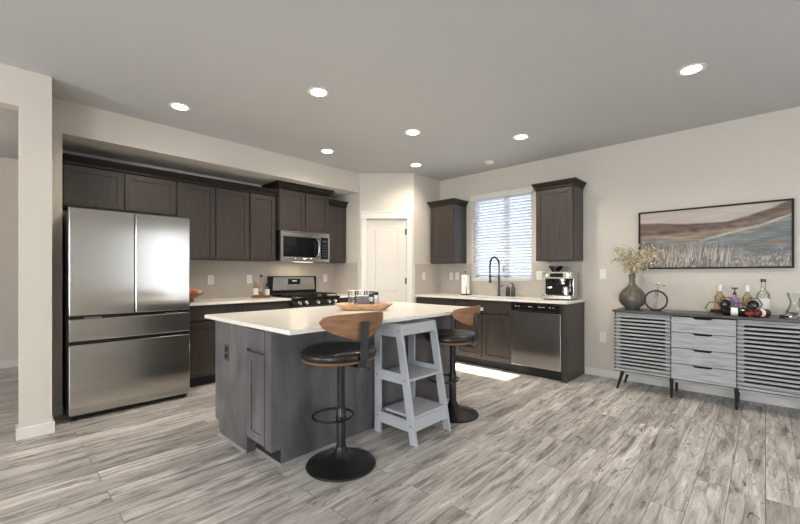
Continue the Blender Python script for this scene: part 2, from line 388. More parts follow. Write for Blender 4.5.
# ------------------------------------------------------------------ cabinets
def shaker(x0, x1, z0, z1, y=0, t=.02, s=.057, rec=.009):
    b = MB(); e = .0015
    b.box(x0, x0+s, y, y+t, z0, z1, e); b.box(x1-s, x1, y, y+t, z0, z1, e)
    b.box(x0+s, x1-s, y, y+t, z0, z0+s, e); b.box(x0+s, x1-s, y, y+t, z1-s, z1, e)
    b.box(x0+s-.002, x1-s+.002, y+rec, y+t-.001, z0+s-.002, z1-s+.002)
    # thin bevelled bead around the panel
    a, c, d, f = x0+s, x1-s, z0+s, z1-s
    b.hull([(a, y+.003, d), (c, y+.003, d), (c, y+.003, f), (a, y+.003, f)], [(a+.004, y+rec+.0005, d+.004), (c-.004, y+rec+.0005, d+.004), (c-.004, y+rec+.0005, f-.004), (a+.004, y+rec+.0005, f-.004)]) if False else None
    return b
def crown(x0, x1, d, z, ends=(0, 0), h=.07, out=.045):
    l, r = ends; b = MB()
    b.box(x0-.006*l, x1+.006*r, -.006, d, z-.012, z+.012)
    b.frust(x0-.008*l, x1+.008*r, -.008, d, z+.012, x0-out*l, x1+out*r, -out, d, z+h-.014)
    b.box(x0-(out+.004)*l, x1+(out+.004)*r, -out-.004, d, z+h-.014, z+h)
    return b
def upper(label, loc, rz, wd, z0, z1, doors, depth=.33, ends=(0, 0), crown_ends=None, cat='cabinet', group=None, h=.07, out=.045):
    t = thing('upper_cabinet', label, cat, loc, rz, group)
    # loc = left end of the front line; z values are above the floor, root sits at the underside
    H = z1-z0
    MB().box(.001, wd-.001, .021, depth-.002, 0, H, .001).build('body', 'wood', t)
    n = doors; g = .012; w_ = (wd-.016-g*(n-1))/n
    for i in range(n):
        x = .008+i*(w_+g); shaker(x, x+w_, .012, H-.02).build('door', 'wood', t)
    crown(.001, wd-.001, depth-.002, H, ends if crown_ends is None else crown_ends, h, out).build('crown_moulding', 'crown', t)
    return t
XF = -4.72; RZ = PI/2
upper('dark brown two-door wall cabinet mounted directly above the refrigerator', (XF, .455, 1.855), RZ, .955, 1.855, 2.262, 2)
upper('dark brown double-door wall cabinet just right of the refrigerator', (XF, 1.412, 1.395), RZ, .830, 1.395, 2.262, 2)
upper('narrow single-door wall cabinet between the double-door unit and the microwave', (XF, 2.244, 1.395), RZ, .360, 1.395, 2.262, 1)
upper('taller raised two-door cabinet directly above the microwave', (XF+.06, 2.608, 1.812), RZ, .808, 1.812, 2.372, 2, depth=.388, crown_ends=(1, 1))
upper('single-door wall cabinet right of the microwave beside the pantry corner', (XF, 3.420, 1.395), RZ, .362, 1.395, 2.262, 1)
upper('single-door wall cabinet left of the window, near the pantry', (-3.785, YW-.345, 1.385), 0, .445, 1.385, 2.265, 1, depth=.343, crown_ends=(1, 1), out=.034)
upper('single-door wall cabinet right of the window, above the espresso machine', (-2.095, YW-.345, 1.385), 0, .46, 1.385, 2.275, 1, depth=.343, crown_ends=(1, 1), out=.034)

def base_cab(label, loc, rz, wd, cols, depth=.60, H=.885, drawer=True, kick=True, group=None):
    """cols: list of column widths; drawer front over a door in each"""
    t = thing('base_cabinet', label, 'cabinet', loc, rz, group)
    MB().box(.001, wd-.001, .021, depth, .105, H, .001).build('body', 'wood', t)
    MB().box(.001, wd-.001, .085, depth, 0, .105).build('toe_kick', 'kick', t)
    x = .006
    for c in cols:
        x1 = x+c-.006
        if drawer: MB().box(x, x1, 0, .02, H-.165, H-.022, .003).build('drawer_front', 'wood', t)
        shaker(x, x1, .118, H-.185 if drawer else H-.02).build('door', 'wood', t)
        x += c+.002
    return t
XB = -4.43
base_cab('dark base cabinet between refrigerator and range, under the cream counter', (XB, 1.405, 0), RZ, 1.23, [.605, .611], depth=.615)
base_cab('narrow dark base cabinet right of the range against the pantry wall', (XB, 3.41, 0), RZ, .382, [.368], depth=.615)
YB = 4.42
base_cab('dark base cabinet in the corner between pantry wall and sink cabinet', (-3.84, YB, 0), 0, .72, [.35, .35], depth=.605)
base_cab('dark two-door sink base cabinet left of the dishwasher', (-3.118, YB, 0), 0, .835, [.412, .412], depth=.605)
ep = thing('end_panel', 'dark cabinet end panel closing the counter run right of the dishwasher', 'cabinet panel', (-1.65, YB, 0))
MB().box(-1.670, -1.618, YB, YB+.022, 0, .885, .002).build('filler_stile', 'wood', ep, world=True)
MB().box(-1.636, -1.618, YB+.022, YW-.016, 0, .885).build('side_panel', 'wood', ep, world=True)

# worktops
def slab(name, label, mb):
    o = mb.build(name, 'quartz'); tag(o, label, 'countertop'); return o
slab('countertop', 'cream quartz countertop between the refrigerator and the range', MB().box(XK+.009, -4.40, 1.40, 2.638, .886, .914, .003))
slab('countertop', 'short cream quartz countertop right of the range in the pantry corner', MB().box(XK+.009, -4.40, 3.408, 3.791, .886, .914, .003))
m = MB()   # sink run with the sink hole cut out
SX0, SX1, SYY0, SYY1 = -3.06, -2.40, 4.50, 4.88
m.box(-3.84, SX0, 4.385, YW-.009, .886, .914, .002); m.box(SX1, -1.595, 4.385, YW-.009, .886, .914, .002)
m.box(SX0, SX1, 4.385, SYY0, .886, .914, .002); m.box(SX0, SX1, SYY1, YW-.009, .886, .914, .002)
slab('countertop', 'long cream quartz countertop with the sink under the window', m)
sk = thing('kitchen_sink', 'stainless undermount sink set in the counter below the window', 'sink', (-2.73, 4.69, .70))
MB().box(SX0-.01, SX1+.01, SYY0-.01, SYY1+.01, .70, .712).box(SX0-.01, SX0, SYY0, SYY1, .71, .884).box(SX1, SX1+.01, SYY0, SYY1, .71, .884).box(SX0, SX1, SYY0-.01, SYY0, .71, .884).box(SX0, SX1, SYY1, SYY1+.01, .71, .884).build('basin', 'steelh', sk, world=True)
MB().lathe([(.0001, .7125), (.04, .7125), (.045, .716), (.0455, .7121)], (-2.73, 4.69, 0), 20).build('drain', 'chrome', sk, world=True)

# ------------------------------------------------------------------ refrigerator
fr = thing('refrigerator', 'stainless steel french-door refrigerator with two lower drawers', 'refrigerator', (-4.15, .44, 0), RZ)
W = .92; D = .84
MB().box(.008, W-.008, .075, D, .03, 1.755, .006).build('body', 'dsteel', fr)
MB().box(.012, W-.012, .055, .08, .05, 1.76).build('door_seal', 'gap', fr)
def steel_door(x0, x1, z0, z1):
    b = MB(); b.box(x0, x1, 0, .055, z0, z1, .008); return b
steel_door(.0, .4585, .872, 1.775).build('door', 'steel', fr)
steel_door(.4625, W, .872, 1.775).build('door', 'steel', fr)
steel_door(.0, W, .660, .846).build('drawer_front', 'steel', fr)
steel_door(.0, W, .045, .632).build('drawer_front', 'steel', fr)
MB().box(.006, W-.006, .012, .055, .846, .872).build('pull_channel', 'black', fr)
MB().box(.006, W-.006, .012, .055, .632, .660).build('pull_channel', 'black', fr)
MB().box(.10, .22, .008, .014, .850, .856).box(.70, .82, .008, .014, .850, .856).build('pull_lip', 'steelh', fr)
MB().box(.02, W-.02, .03, .07, .012, .045).build('kick_grille', 'blackm', fr)
for x in (.05, W-.05):
    MB().box(x-.03, x+.03, .01, .12, 1.756, 1.782, .006).build('hinge_cover', 'dsteel', fr)
    MB().lathe([(.022, 0), (.022, .03)], (x, .06, 0), 12).build('foot', 'blackm', fr)

# ------------------------------------------------------------------ range
rg = thing('gas_range', 'stainless and black freestanding gas range with cast iron grates', 'stove', (-4.385, 2.642, 0), RZ)
W = .762; D = .655
MB().box(.002, W-.002, .03, D, .06, .895).build('body', 'dsteel', rg)
MB().box(.02, W-.02, .07, D, 0, .06).build('toe_kick', 'kick', rg)
MB().box(0, W, -.002, D, .895, .918, .004).build('cooktop', 'black', rg)
d = MB().box(.006, W-.006, 0, .03, .235, .80, .004).build('oven_door', 'steel', rg)
MB().box(.12, W-.12, -.002, .002, .34, .66).build('oven_window', 'screen', d)
MB().tube([(.06, -.045, .755), (W-.06, -.045, .755)], .012, 12).tube([(.09, 0, .755), (.09, -.045, .755)], .008).tube([(W-.09, 0, .755), (W-.09, -.045, .755)], .008).build('handle', 'steelh', d, True)
MB().box(.006, W-.006, 0, .03, .075, .225, .004).build('warming_drawer', 'steel', rg)
MB().frust(.004, W-.004, -.02, .03, .812, .004, W-.004, .012, .03, .893).build('control_panel', 'black', rg)
for x in (.10, .20, .38, .56, .66):
    mk = Matrix.Rotation(PI/2+.35, 4, 'X')
    MB().lathe([(.026, -.004), (.026, .004), (.022, .008), (.020, .03), (.017, .034), (.0001, .034)], (x, -.010, .852), 18, mk).build('knob', 'steelh', rg, 'auto')
bk = MB().box(0, W, D-.075, D-.005, .918, 1.195, .01).build('back_guard', 'blackm', rg)
MB().frust(.035, W-.035, D-.088, D-.07, .995, .05, W-.05, D-.082, D-.07, 1.18).build('back_panel', 'steel', bk)
MB().box(.28, .47, D-.096, D-.08, 1.075, 1.155, .002).build('display', 'screen', bk)
m = MB()
for i, x in enumerate((.345, .357, .369, .378, .390, .402)):
    if i == 3: continue
    m.box(x-.003, x+.003, D-.0975, D-.0955, 1.118, 1.132)
m.box(.3725, .3745, D-.0975, D-.0955, 1.121, 1.123).box(.3725, .3745, D-.0975, D-.0955, 1.127, 1.129)
m.build('clock_digits', 'lcd', bk)
for gx in (.03, .272, .514):
    b = MB(); w_ = .218; y0, y1 = .05, .55; z = .952; r = .0055
    for x in (gx, gx+w_): b.box(x-r, x+r, y0, y1, z-.008, z+.004)
    for y in (y0, (y0+y1)/2, y1): b.box(gx, gx+w_, y-r, y+r, z-.008, z+.004)
    b.box(gx+w_/2-r, gx+w_/2+r, y0, y1, z-.008, z+.004)
    for y in (y0+.125, y1-.125): b.box(gx, gx+w_, y-r, y+r, z-.008, z+.004)
    for x in (gx, gx+w_):
        for y in (y0, y1): b.box(x-r, x+r, y-r, y+r, .918, z-.004)
    b.build('grate', 'iron', rg)
for x, y in ((.139, .175), (.139, .425), (.623, .175), (.623, .425), (.381, .30)):
    MB().lathe([(.045, .918), (.045, .928), (.032, .930), (.034, .940), (.0001, .941)], (x, y, 0), 18).build('burner', 'iron', rg, 'auto')

# ------------------------------------------------------------------ microwave
mw = thing('microwave', 'stainless over-the-range microwave with black glass door above the stove', 'microwave', (-4.635, 2.622, 1.392), RZ)
W = .78; H = .416
MB().box(.002, W-.002, .03, .41, .012, H, .003).build('body', 'blackm', mw)
MB().box(0, W, 0, .03, H-.062, H, .003).build('vent_panel', 'steelh', mw)
m = MB()
for k in range(22): m.box(.03+k*.033, .056+k*.033, -.001, .004, H-.022, H-.014)
m.build('vent_slots', 'slot', mw)
MB().box(0, W, 0, .03, 0, .045, .003).build('bottom_trim', 'steelh', mw)
dr = MB().box(0, .625, -.004, .03, .047, H-.064, .003).build('door', 'steelh', mw)
MB().box(.035, .60, -.007, -.003, .065, H-.078, .001).build('door_window', 'screen', dr)
MB().tube(bez([(.56, -.006, .075), (.566, -.042, .12), (.568, -.05, .20), (.566, -.042, .28), (.56, -.006, .325)], 6), .012, 10, flat=1).build('handle', 'steelh', dr, True)
cp = MB().box(.627, W, -.004, .03, .047, H-.064, .003).build('control_panel', 'screen', mw)
MB().box(W-.022, W, -.0055, .002, .047, H-.064).build('edge_trim', 'steelh', cp)
MB().box(.655, .74, -.006, -.003, .285, .315).build('display', 'lcd' if False else 'dsteel', cp)
m = MB()
for r in range(5):
    for c_ in range(3): m.box(.655+c_*.03, .676+c_*.03, -.0055, -.003, .08+r*.038, .10+r*.038)
m.build('buttons', 'gmetal', cp)
MB().box(.25, .53, .05, .10, -.003, .013).build('task_lamp', 'undercab', mw)
o = light('task_lamp_light', 'AREA', (-4.80, 3.0, 1.385), (0, 0, 0), 1.5, (1, .80, .52), shape='RECTANGLE', size=.05, size_y=.3)

# ------------------------------------------------------------------ dishwasher
dw = thing('dishwasher', 'stainless dishwasher with black control strip right of the sink', 'dishwasher', (-2.276, YB-.012, 0))
W = .602
MB().box(.004, W-.004, .035, .60, .10, .868).build('body', 'blackm', dw)
MB().box(.004, W-.004, .07, .10, 0, .10).build('toe_kick', 'kick', dw)
MB().box(0, W, 0, .035, .118, .770, .004).build('door', 'steel', dw)
cp = MB().box(0, W, -.004, .035, .776, .868, .004).build('control_panel', 'black', dw)
MB().box(.06, .54, -.010, .0, .772, .790, .003).build('handle', 'blackm', cp)
m = MB()
for x in (.05, .09, .22, .25, .34, .37, .40, .47, .51): m.box(x, x+.018, -.0048, -.003, .832, .838)
m.build('button_marks', 'plate', cp)

# ------------------------------------------------------------------ kitchen island
IX0, IX1, IY0, IY1 = -3.105, -2.24, 1.20, 3.11
IM = -2.57
isl = thing('kitchen_island', 'large grey-brown island cabinet in the middle of the kitchen', 'kitchen island', (-2.68, 1.2, 0))
def ip(name, mb, m, smooth=False, parent=isl): return mb.build(name, m, parent, smooth, world=True) if parent is isl else mb.build(name, m, parent, smooth)
ip('body', MB().box(IX0+.02, IX1-.008, IY0+.095, IY1-.02, .10, .879).box(IX0+.075, IX1-.008, IY0+.095, IY1-.02, 0, .10), 'islandwood')
ip('end_panel', MB().prism([(IX0, .105), (IX0+.075, .105), (IX0+.075, 0), (IM, 0), (IM, .879), (IX0, .879)], 'y', IY0, IY0+.094), 'islandwood')
# shallow cabinet facing the near end: stile frame, drawer front, door, toe space
ip('face_frame', MB().box(IM, -2.315, IY0+.02, IY0+.094, .105, .879).box(-2.315, IX1-.009, IY0, IY0+.094, .105, .879), 'islandwood')
ip('toe_board', MB().box(IM, IX1-.008, IY0+.070, IY0+.094, 0, .105), 'kick')
ip('drawer_front', MB().box(IM+.004, -2.325, IY0-.002, IY0+.02, .722, .855, .003), 'islandwood')
sh = shaker(IM+.004, -2.325, .118, .700, y=IY0-.002, t=.022); ip('door', sh, 'islandwood')
ip('back_panel', MB().prism([(IY0+.001, .105), (IY0+.072, .105), (IY0+.072, 0), (IY1, 0), (IY1, .879), (IY0+.001, .879)], 'x', IX1-.008, IX1), 'islandwood')
ip('far_end_panel', MB().box(IX0, IX1-.008, IY1-.02, IY1, 0, .879), 'islandwood')
ip('corner_post', MB().box(IX1-.03, IX1+.012, IY1, IY1+.018, 0, .879), 'islandwood')
ip('base_moulding', MB().prism([(IY0-.014, 0), (IY0, 0), (IY0, .016), (IY0-.006, .013)], 'x', IX0+.075-.002, IM+.004)
   .prism([(IX1, 0), (IX1+.014, 0), (IX1+.006, .013), (IX1, .016)], 'y', IY0+.072, IY1)
   .prism([(IY0+.056, 0), (IY0+.070, 0), (IY0+.070, .016), (IY0+.064, .013)], 'x', IM+.004, IX1+.014), 'moulding')
# doors and drawers on the working side
n = 4; wd = (IY1-IY0-.03)/n
for i in range(n):
    y = IY0+.008+i*wd
    m = shaker(0, wd-.006, .118, .700, y=0, t=.022); m.bm.transform(Matrix.Translation((IX0-.024+.022+.02, 0, 0)) @ Matrix.Identity(4))
    m.bm.transform(Matrix.Translation((-(IX0+.018), 0, 0))); m.bm.transform(Matrix.Rotation(-PI/2, 4, 'Z'))
    m.bm.transform(Matrix.Translation((IX0-.022, y+wd-.006, 0))); ip('door', m, 'islandwood')
    ip('drawer_front', MB().box(IX0-.022, IX0, y, y+wd-.006, .722, .855, .003), 'islandwood')
ol = ip('outlet', MB().box(-2.930, -2.862, IY0-.006, IY0, .585, .70, .002), 'dsteel')
m = MB().box(-2.914, -2.878, IY0-.0085, IY0-.005, .600, .640, .002).box(-2.914, -2.878, IY0-.0085, IY0-.005, .647, .687, .002)
m.build('socket', 'black', isl, world=True)
slab('island_countertop', 'large cream quartz slab topping the kitchen island', MB().box(-3.165, -1.92, 1.14, 3.17, .880, .907, .003))

# ------------------------------------------------------------------ bar stools
def make_stool():
    """back towards local +x"""
    t = thing('bar_stool', '', 'bar stool')
    MB().lathe([(.222, 0), (.224, .004), (.218, .012), (.15, .030), (.085, .050), (.048, .078), (.034, .110), (.031, .118), (.0001, .118)], seg=48).build('base', 'bmetal', t, 'auto')
    MB().lathe([(.030, .10), (.030, .36), (.027, .365), (.0001, .365)], seg=24).build('pole_sleeve', 'bmetal', t, 'auto')
    MB().lathe([(.025, .34), (.025, .645), (.040, .650), (.060, .6565)], seg=24).build('pole', 'bmetal', t, 'auto')
    pts = []
    for k in range(28):
        a = 2*PI*k/28; pts.append((-.085+.125*math.cos(a), .135*math.sin(a), .292))
    fr = MB().tube(pts, .008, 8, closed=True).lathe([(.035, .275), (.035, .310)], seg=20); fr.build('footrest', 'bmetal', t, True)
    # shell and cushion
    def disc(rr, z): return (rr, z)
    MB().lathe([(.0001, .657), (.13, .658), (.20, .668), (.230, .680), (.236, .688), (.230, .693), (.0001, .693)], (-.018, 0, 0), 48, sx=.945, sy=1.05).build('seat_shell', 'walnut', t, 'auto')
    MB().lathe([(.0001, .691), (.225, .691), (.236, .699), (.239, .718), (.232, .737), (.205, .749), (.12, .746), (.0001, .742)], (-.018, 0, 0), 48, sx=.945, sy=1.05).build('seat_cushion', 'leather', t, True)
    # bent plywood backrest
    bm = MB(); N = 30; K = 8; front = []; back = []
    def xr(w): return .196-1.5*w*w
    for i in range(N+1):
        u = -1+2*i/N; w_ = u*.25
        s = max(0.0, 1-abs(u)**7)**.5
        top = .988-.006*abs(u)-.040*(1-s); bot = .818+.082*abs(u)**1.25+.042*(1-s)
        if top < bot+.004: top = bot = (top+bot)/2; top += .002; bot -= .002
        dx = 1.9*.95*w_*0
        nx = Vector((1, 3*w_, 0)).normalized()
        f = []; b_ = []
        for k in range(K+1):
            z = bot+(top-bot)*k/K; p = Vector((xr(w_)+.10*(z-.82), w_, z))
            f.append(bm.bm.verts.new(p)); b_.append(bm.bm.verts.new(p+nx*.013))
        front.append(f); back.append(b_)
    for i in range(N):
        for k in range(K):
            bm.bm.faces.new((front[i][k], front[i][k+1], front[i+1][k+1], front[i+1][k])); bm.bm.faces.new((back[i][k], back[i+1][k], back[i+1][k+1], back[i][k+1]))
        bm.bm.faces.new((front[i][0], front[i+1][0], back[i+1][0], back[i][0])); bm.bm.faces.new((front[i][K], back[i][K], back[i+1][K], front[i+1][K]))
    for e in (0, N):
        for k in range(K): bm.bm.faces.new((front[e][k], front[e][k+1], back[e][k+1], back[e][k]))
    bm.build('backrest', 'walnut', t, 'auto')
    # bracket: flat bar from under the seat up the outside of the backrest
    b = MB(); pr = [(.10, .660), (.225, .660), (.262, .745), (.262, .945), (.254, .945), (.252, .75), (.216, .668), (.10, .668)]
    path = [(.06, .652), (.192, .653), (.220, .700), (.224, .78), (.236, .935)]
    for (a0, z0), (a1, z1) in zip(path, path[1:]):
        dx, dz = a1-a0, z1-z0; L = math.hypot(dx, dz); nx, nz = dz/L*.0035, -dx/L*.0035
        b.hull([(a0-nx, -.028, z0-nz), (a0+nx, -.028, z0+nz), (a0+nx, .028, z0+nz), (a0-nx, .028, z0-nz)], [(a1-nx, -.028, z1-nz), (a1+nx, -.028, z1+nz), (a1+nx, .028, z1+nz), (a1-nx, .028, z1-nz)])
    b.build('back_bracket', 'gmetal', t)
    MB().tube(bez([(.03, .02, .636), (.08, .07, .630), (.13, .12, .615)], 6), .005, 8).ball((.135, .124, .614), .009, 8).build('height_lever', 'bmetal', t, True)
    return t
st = make_stool(); st.location = (-1.985, 1.55, 0); st.rotation_euler.z = math.radians(0)
st['label'] = 'walnut and black leather bar stool in front, near the island corner'; st['group'] = 'bar stools at the island'
s2 = copy_tree(st); s2.location = (-1.99, 2.78, 0); s2.rotation_euler.z = math.radians(8)
s2['label'] = 'farther bar stool behind the grey step tower at the island end'
for ch in s2.children:
    if ch.name.split('.')[0] in ('pole', 'seat_shell', 'seat_cushion', 'backrest', 'back_bracket', 'height_lever'): ch.location.z -= .038

# ------------------------------------------------------------------ toddler step tower
tw = thing('step_tower', 'light grey wooden step tower with rails standing beside the island', 'step stool', (-1.98, 2.27, 0))
TX0, TX1, TX2, TZ = -2.222, -1.790, -1.945, .853      # back foot, front foot, front top, height
def fx(z): return TX1+(TX2-TX1)*z/TZ                  # front edge line
def side(y0, y1, label):
    lw = .062
    def poly(pts): return pts
    outer = [(TX0, 0), (TX0, TZ-.012), (TX0+.012, TZ), (TX2-.012, TZ), (TX2, TZ-.012), (TX1, 0)]
    b = MB()
    b.prism([(TX0, 0), (TX0+lw, 0), (TX0+lw, TZ), (TX0+.012, TZ), (TX0, TZ-.012)], 'y', y0, y1)
    b.prism([(fx(0)-lw, 0), (fx(0), 0), (fx(TZ-.012), TZ-.012), (fx(TZ)-.012, TZ), (fx(TZ)-lw, TZ)], 'y', y0, y1)
    for z0, z1 in ((.085, .165), (.415, .49), (TZ-.10, TZ)):
        b.prism([(TX0+lw, z0), (fx(z0)-lw, z0), (fx(z1)-lw, z1), (TX0+lw, z1)], 'y', y0, y1)
    return b.build('side_panel', 'greypaint', tw, world=True)
side(2.063, 2.083, ''); side(2.457, 2.477, '')
Y0, Y1 = 2.083, 2.457
m = MB().box(TX0+.005, fx(.45)-.004, Y0, Y1, .436, .454, .002); m.build('platform', 'greypaint', tw, world=True)
MB().box(TX0+.10, fx(.2)-.004, Y0, Y1, .178, .196, .002).build('step', 'greypaint', tw, world=True)
MB().prism([(fx(.095)-.026, .095), (fx(.095)-.006, .095), (fx(.177)-.006, .177), (fx(.177)-.026, .177)], 'y', Y0, Y1).build('step_riser', 'greypaint', tw, world=True)
MB().prism([(fx(TZ-.085)-.024, TZ-.085), (fx(TZ-.085)-.004, TZ-.085), (fx(TZ-.005)-.004, TZ-.005), (fx(TZ-.005)-.024, TZ-.005)], 'y', Y0, Y1).build('top_rail', 'greypaint', tw, world=True)
MB().box(TX0+.004, TX0+.024, Y0, Y1, TZ-.08, TZ-.004, .002).build('top_rail', 'greypaint', tw, world=True)
MB().box(TX0+.004, TX0+.024, Y0, Y1, .09, .16, .002).build('stretcher', 'greypaint', tw, world=True)
for z in (.80, .445, .13):
    for x in (TX0+.03, fx(z)-.03): MB().lathe([(.006, 0), (.005, .003), (.0001, .003)], (x, 2.0632, z), 10, Matrix.Rotation(PI/2, 4, 'X')).build('bolt', 'gmetal', tw, world=True)

# ------------------------------------------------------------------ sideboard
SBX0, SBX1, SBY0, SBY1, SZB, SZT = -1.185, .335, 4.60, 4.985, .188, .818
sb = thing('sideboard', 'long grey washed-wood sideboard with slatted doors under the painting', 'sideboard', (-.425, 4.79, 0))
def sp(name, mb, m, par=None, **k):
    o = mb.build(name, m, sb, world=True, **k)
    if par is not None: o.parent = par; 
    return o
dv = (-.675, -.190)
m = MB().box(SBX0+.004, SBX1-.004, SBY0+.02, SBY1, SZB, SZB+.016); m.box(SBX0, SBX0+.018, SBY0+.022, SBY1, SZB, SZT-.001); m.box(SBX1-.018, SBX1, SBY0+.022, SBY1, SZB, SZT-.001)
m.box(SBX0+.018, SBX1-.018, SBY1-.012, SBY1, SZB, SZT-.001)
for x in dv: m.box(x-.009, x+.009, SBY0+.012, SBY1-.012, SZB, SZT-.001)
m.box(SBX0+.018, dv[0]-.009, SBY0+.06, SBY1-.012, .49, .505); m.box(dv[1]+.009, SBX1-.018, SBY0+.06, SBY1-.012, .49, .505)
sp('body', m, 'sbtop')
sp('top', MB().box(SBX0-.012, SBX1+.012, SBY0-.012, SBY1+.006, SZT, SZT+.024, .003), 'sbtop')
def slat_door(x0, x1):
    fr_ = sp('door', MB().box(x0, x0+.045, SBY0+.024, SBY0+.034, SZB+.018, SZT-.006).box(x1-.045, x1, SBY0+.024, SBY0+.034, SZB+.018, SZT-.006)
             .box(x0+.045, x1-.045, SBY0+.024, SBY0+.034, SZB+.018, SZB+.05).box(x0+.045, x1-.045, SBY0+.024, SBY0+.034, SZT-.04, SZT-.006), 'sbwood')
    n = 16; p = (SZT-.012-SZB-.014)/n
    for i in range(n):
        z = SZB+.014+i*p
        o = MB().box(x0, x1, SBY0-.014, SBY0+.0238, z, z+p*.48, .002).build('slat', 'sbwood', sb, world=True)
        o.parent = fr_
    o = MB().box(x0+.046, x1-.046, SBY0+.036, SBY0+.040, SZB+.02, SZT-.01).build('interior_shade_sheet', 'gap', sb, world=True); o.parent = fr_  # near-black sheet put in for the shade inside the cabinet
slat_door(SBX0+.012, dv[0]-.006); slat_door(dv[1]+.006, SBX1-.012)
hz = (SZT-.006-SZB-.012)/4
for i in range(4):
    z0 = SZB+.012+i*hz; z1 = z0+hz-.006; x0, x1 = dv[0]+.002, dv[1]-.002; xc = (x0+x1)/2
    # front board with a scooped finger cut-out at its top edge
    cut = [(xc+.075, z1), (xc+.068, z1-.010), (xc+.052, z1-.017), (xc-.052, z1-.017), (xc-.068, z1-.010), (xc-.075, z1)]
    d = MB().prism([(x0, z0), (x1, z0), (x1, z1)]+cut+[(x0, z1)], 'y', SBY0-.002, SBY0+.016).build('drawer', 'sbwood', sb, world=True)
    o = MB().box(xc-.08, xc+.08, SBY0+.0165, SBY0+.03, z1-.022, z1+.002).build('finger_pull', 'gap', sb, world=True); o.parent = d
sp('base_rail', MB().box(SBX0+.05, SBX1-.05, SBY0+.035, SBY0+.06, SZB-.03, SZB).box(SBX0+.05, SBX1-.05, SBY1-.07, SBY1-.045, SZB-.03, SZB), 'sbwood')
def leg(x, y, sx, sy):
    a, b_ = .016, .009
    return MB().hull([(x-a, y-a, SZB), (x+a, y-a, SZB), (x+a, y+a, SZB), (x-a, y+a, SZB)], [(x+sx-b_, y+sy-b_, 0), (x+sx+b_, y+sy-b_, 0), (x+sx+b_, y+sy+b_, 0), (x+sx-b_, y+sy+b_, 0)])
for x, s in ((SBX0+.08, -.05), (dv[0], 0), (dv[1], 0), (SBX1-.08, .05)):
    for y, q in ((SBY0+.0475-.018, -.012), (SBY1-.0575, .0)): sp('leg', leg(x, y, s, q), 'blackm')
TOPZ = SZT+.024

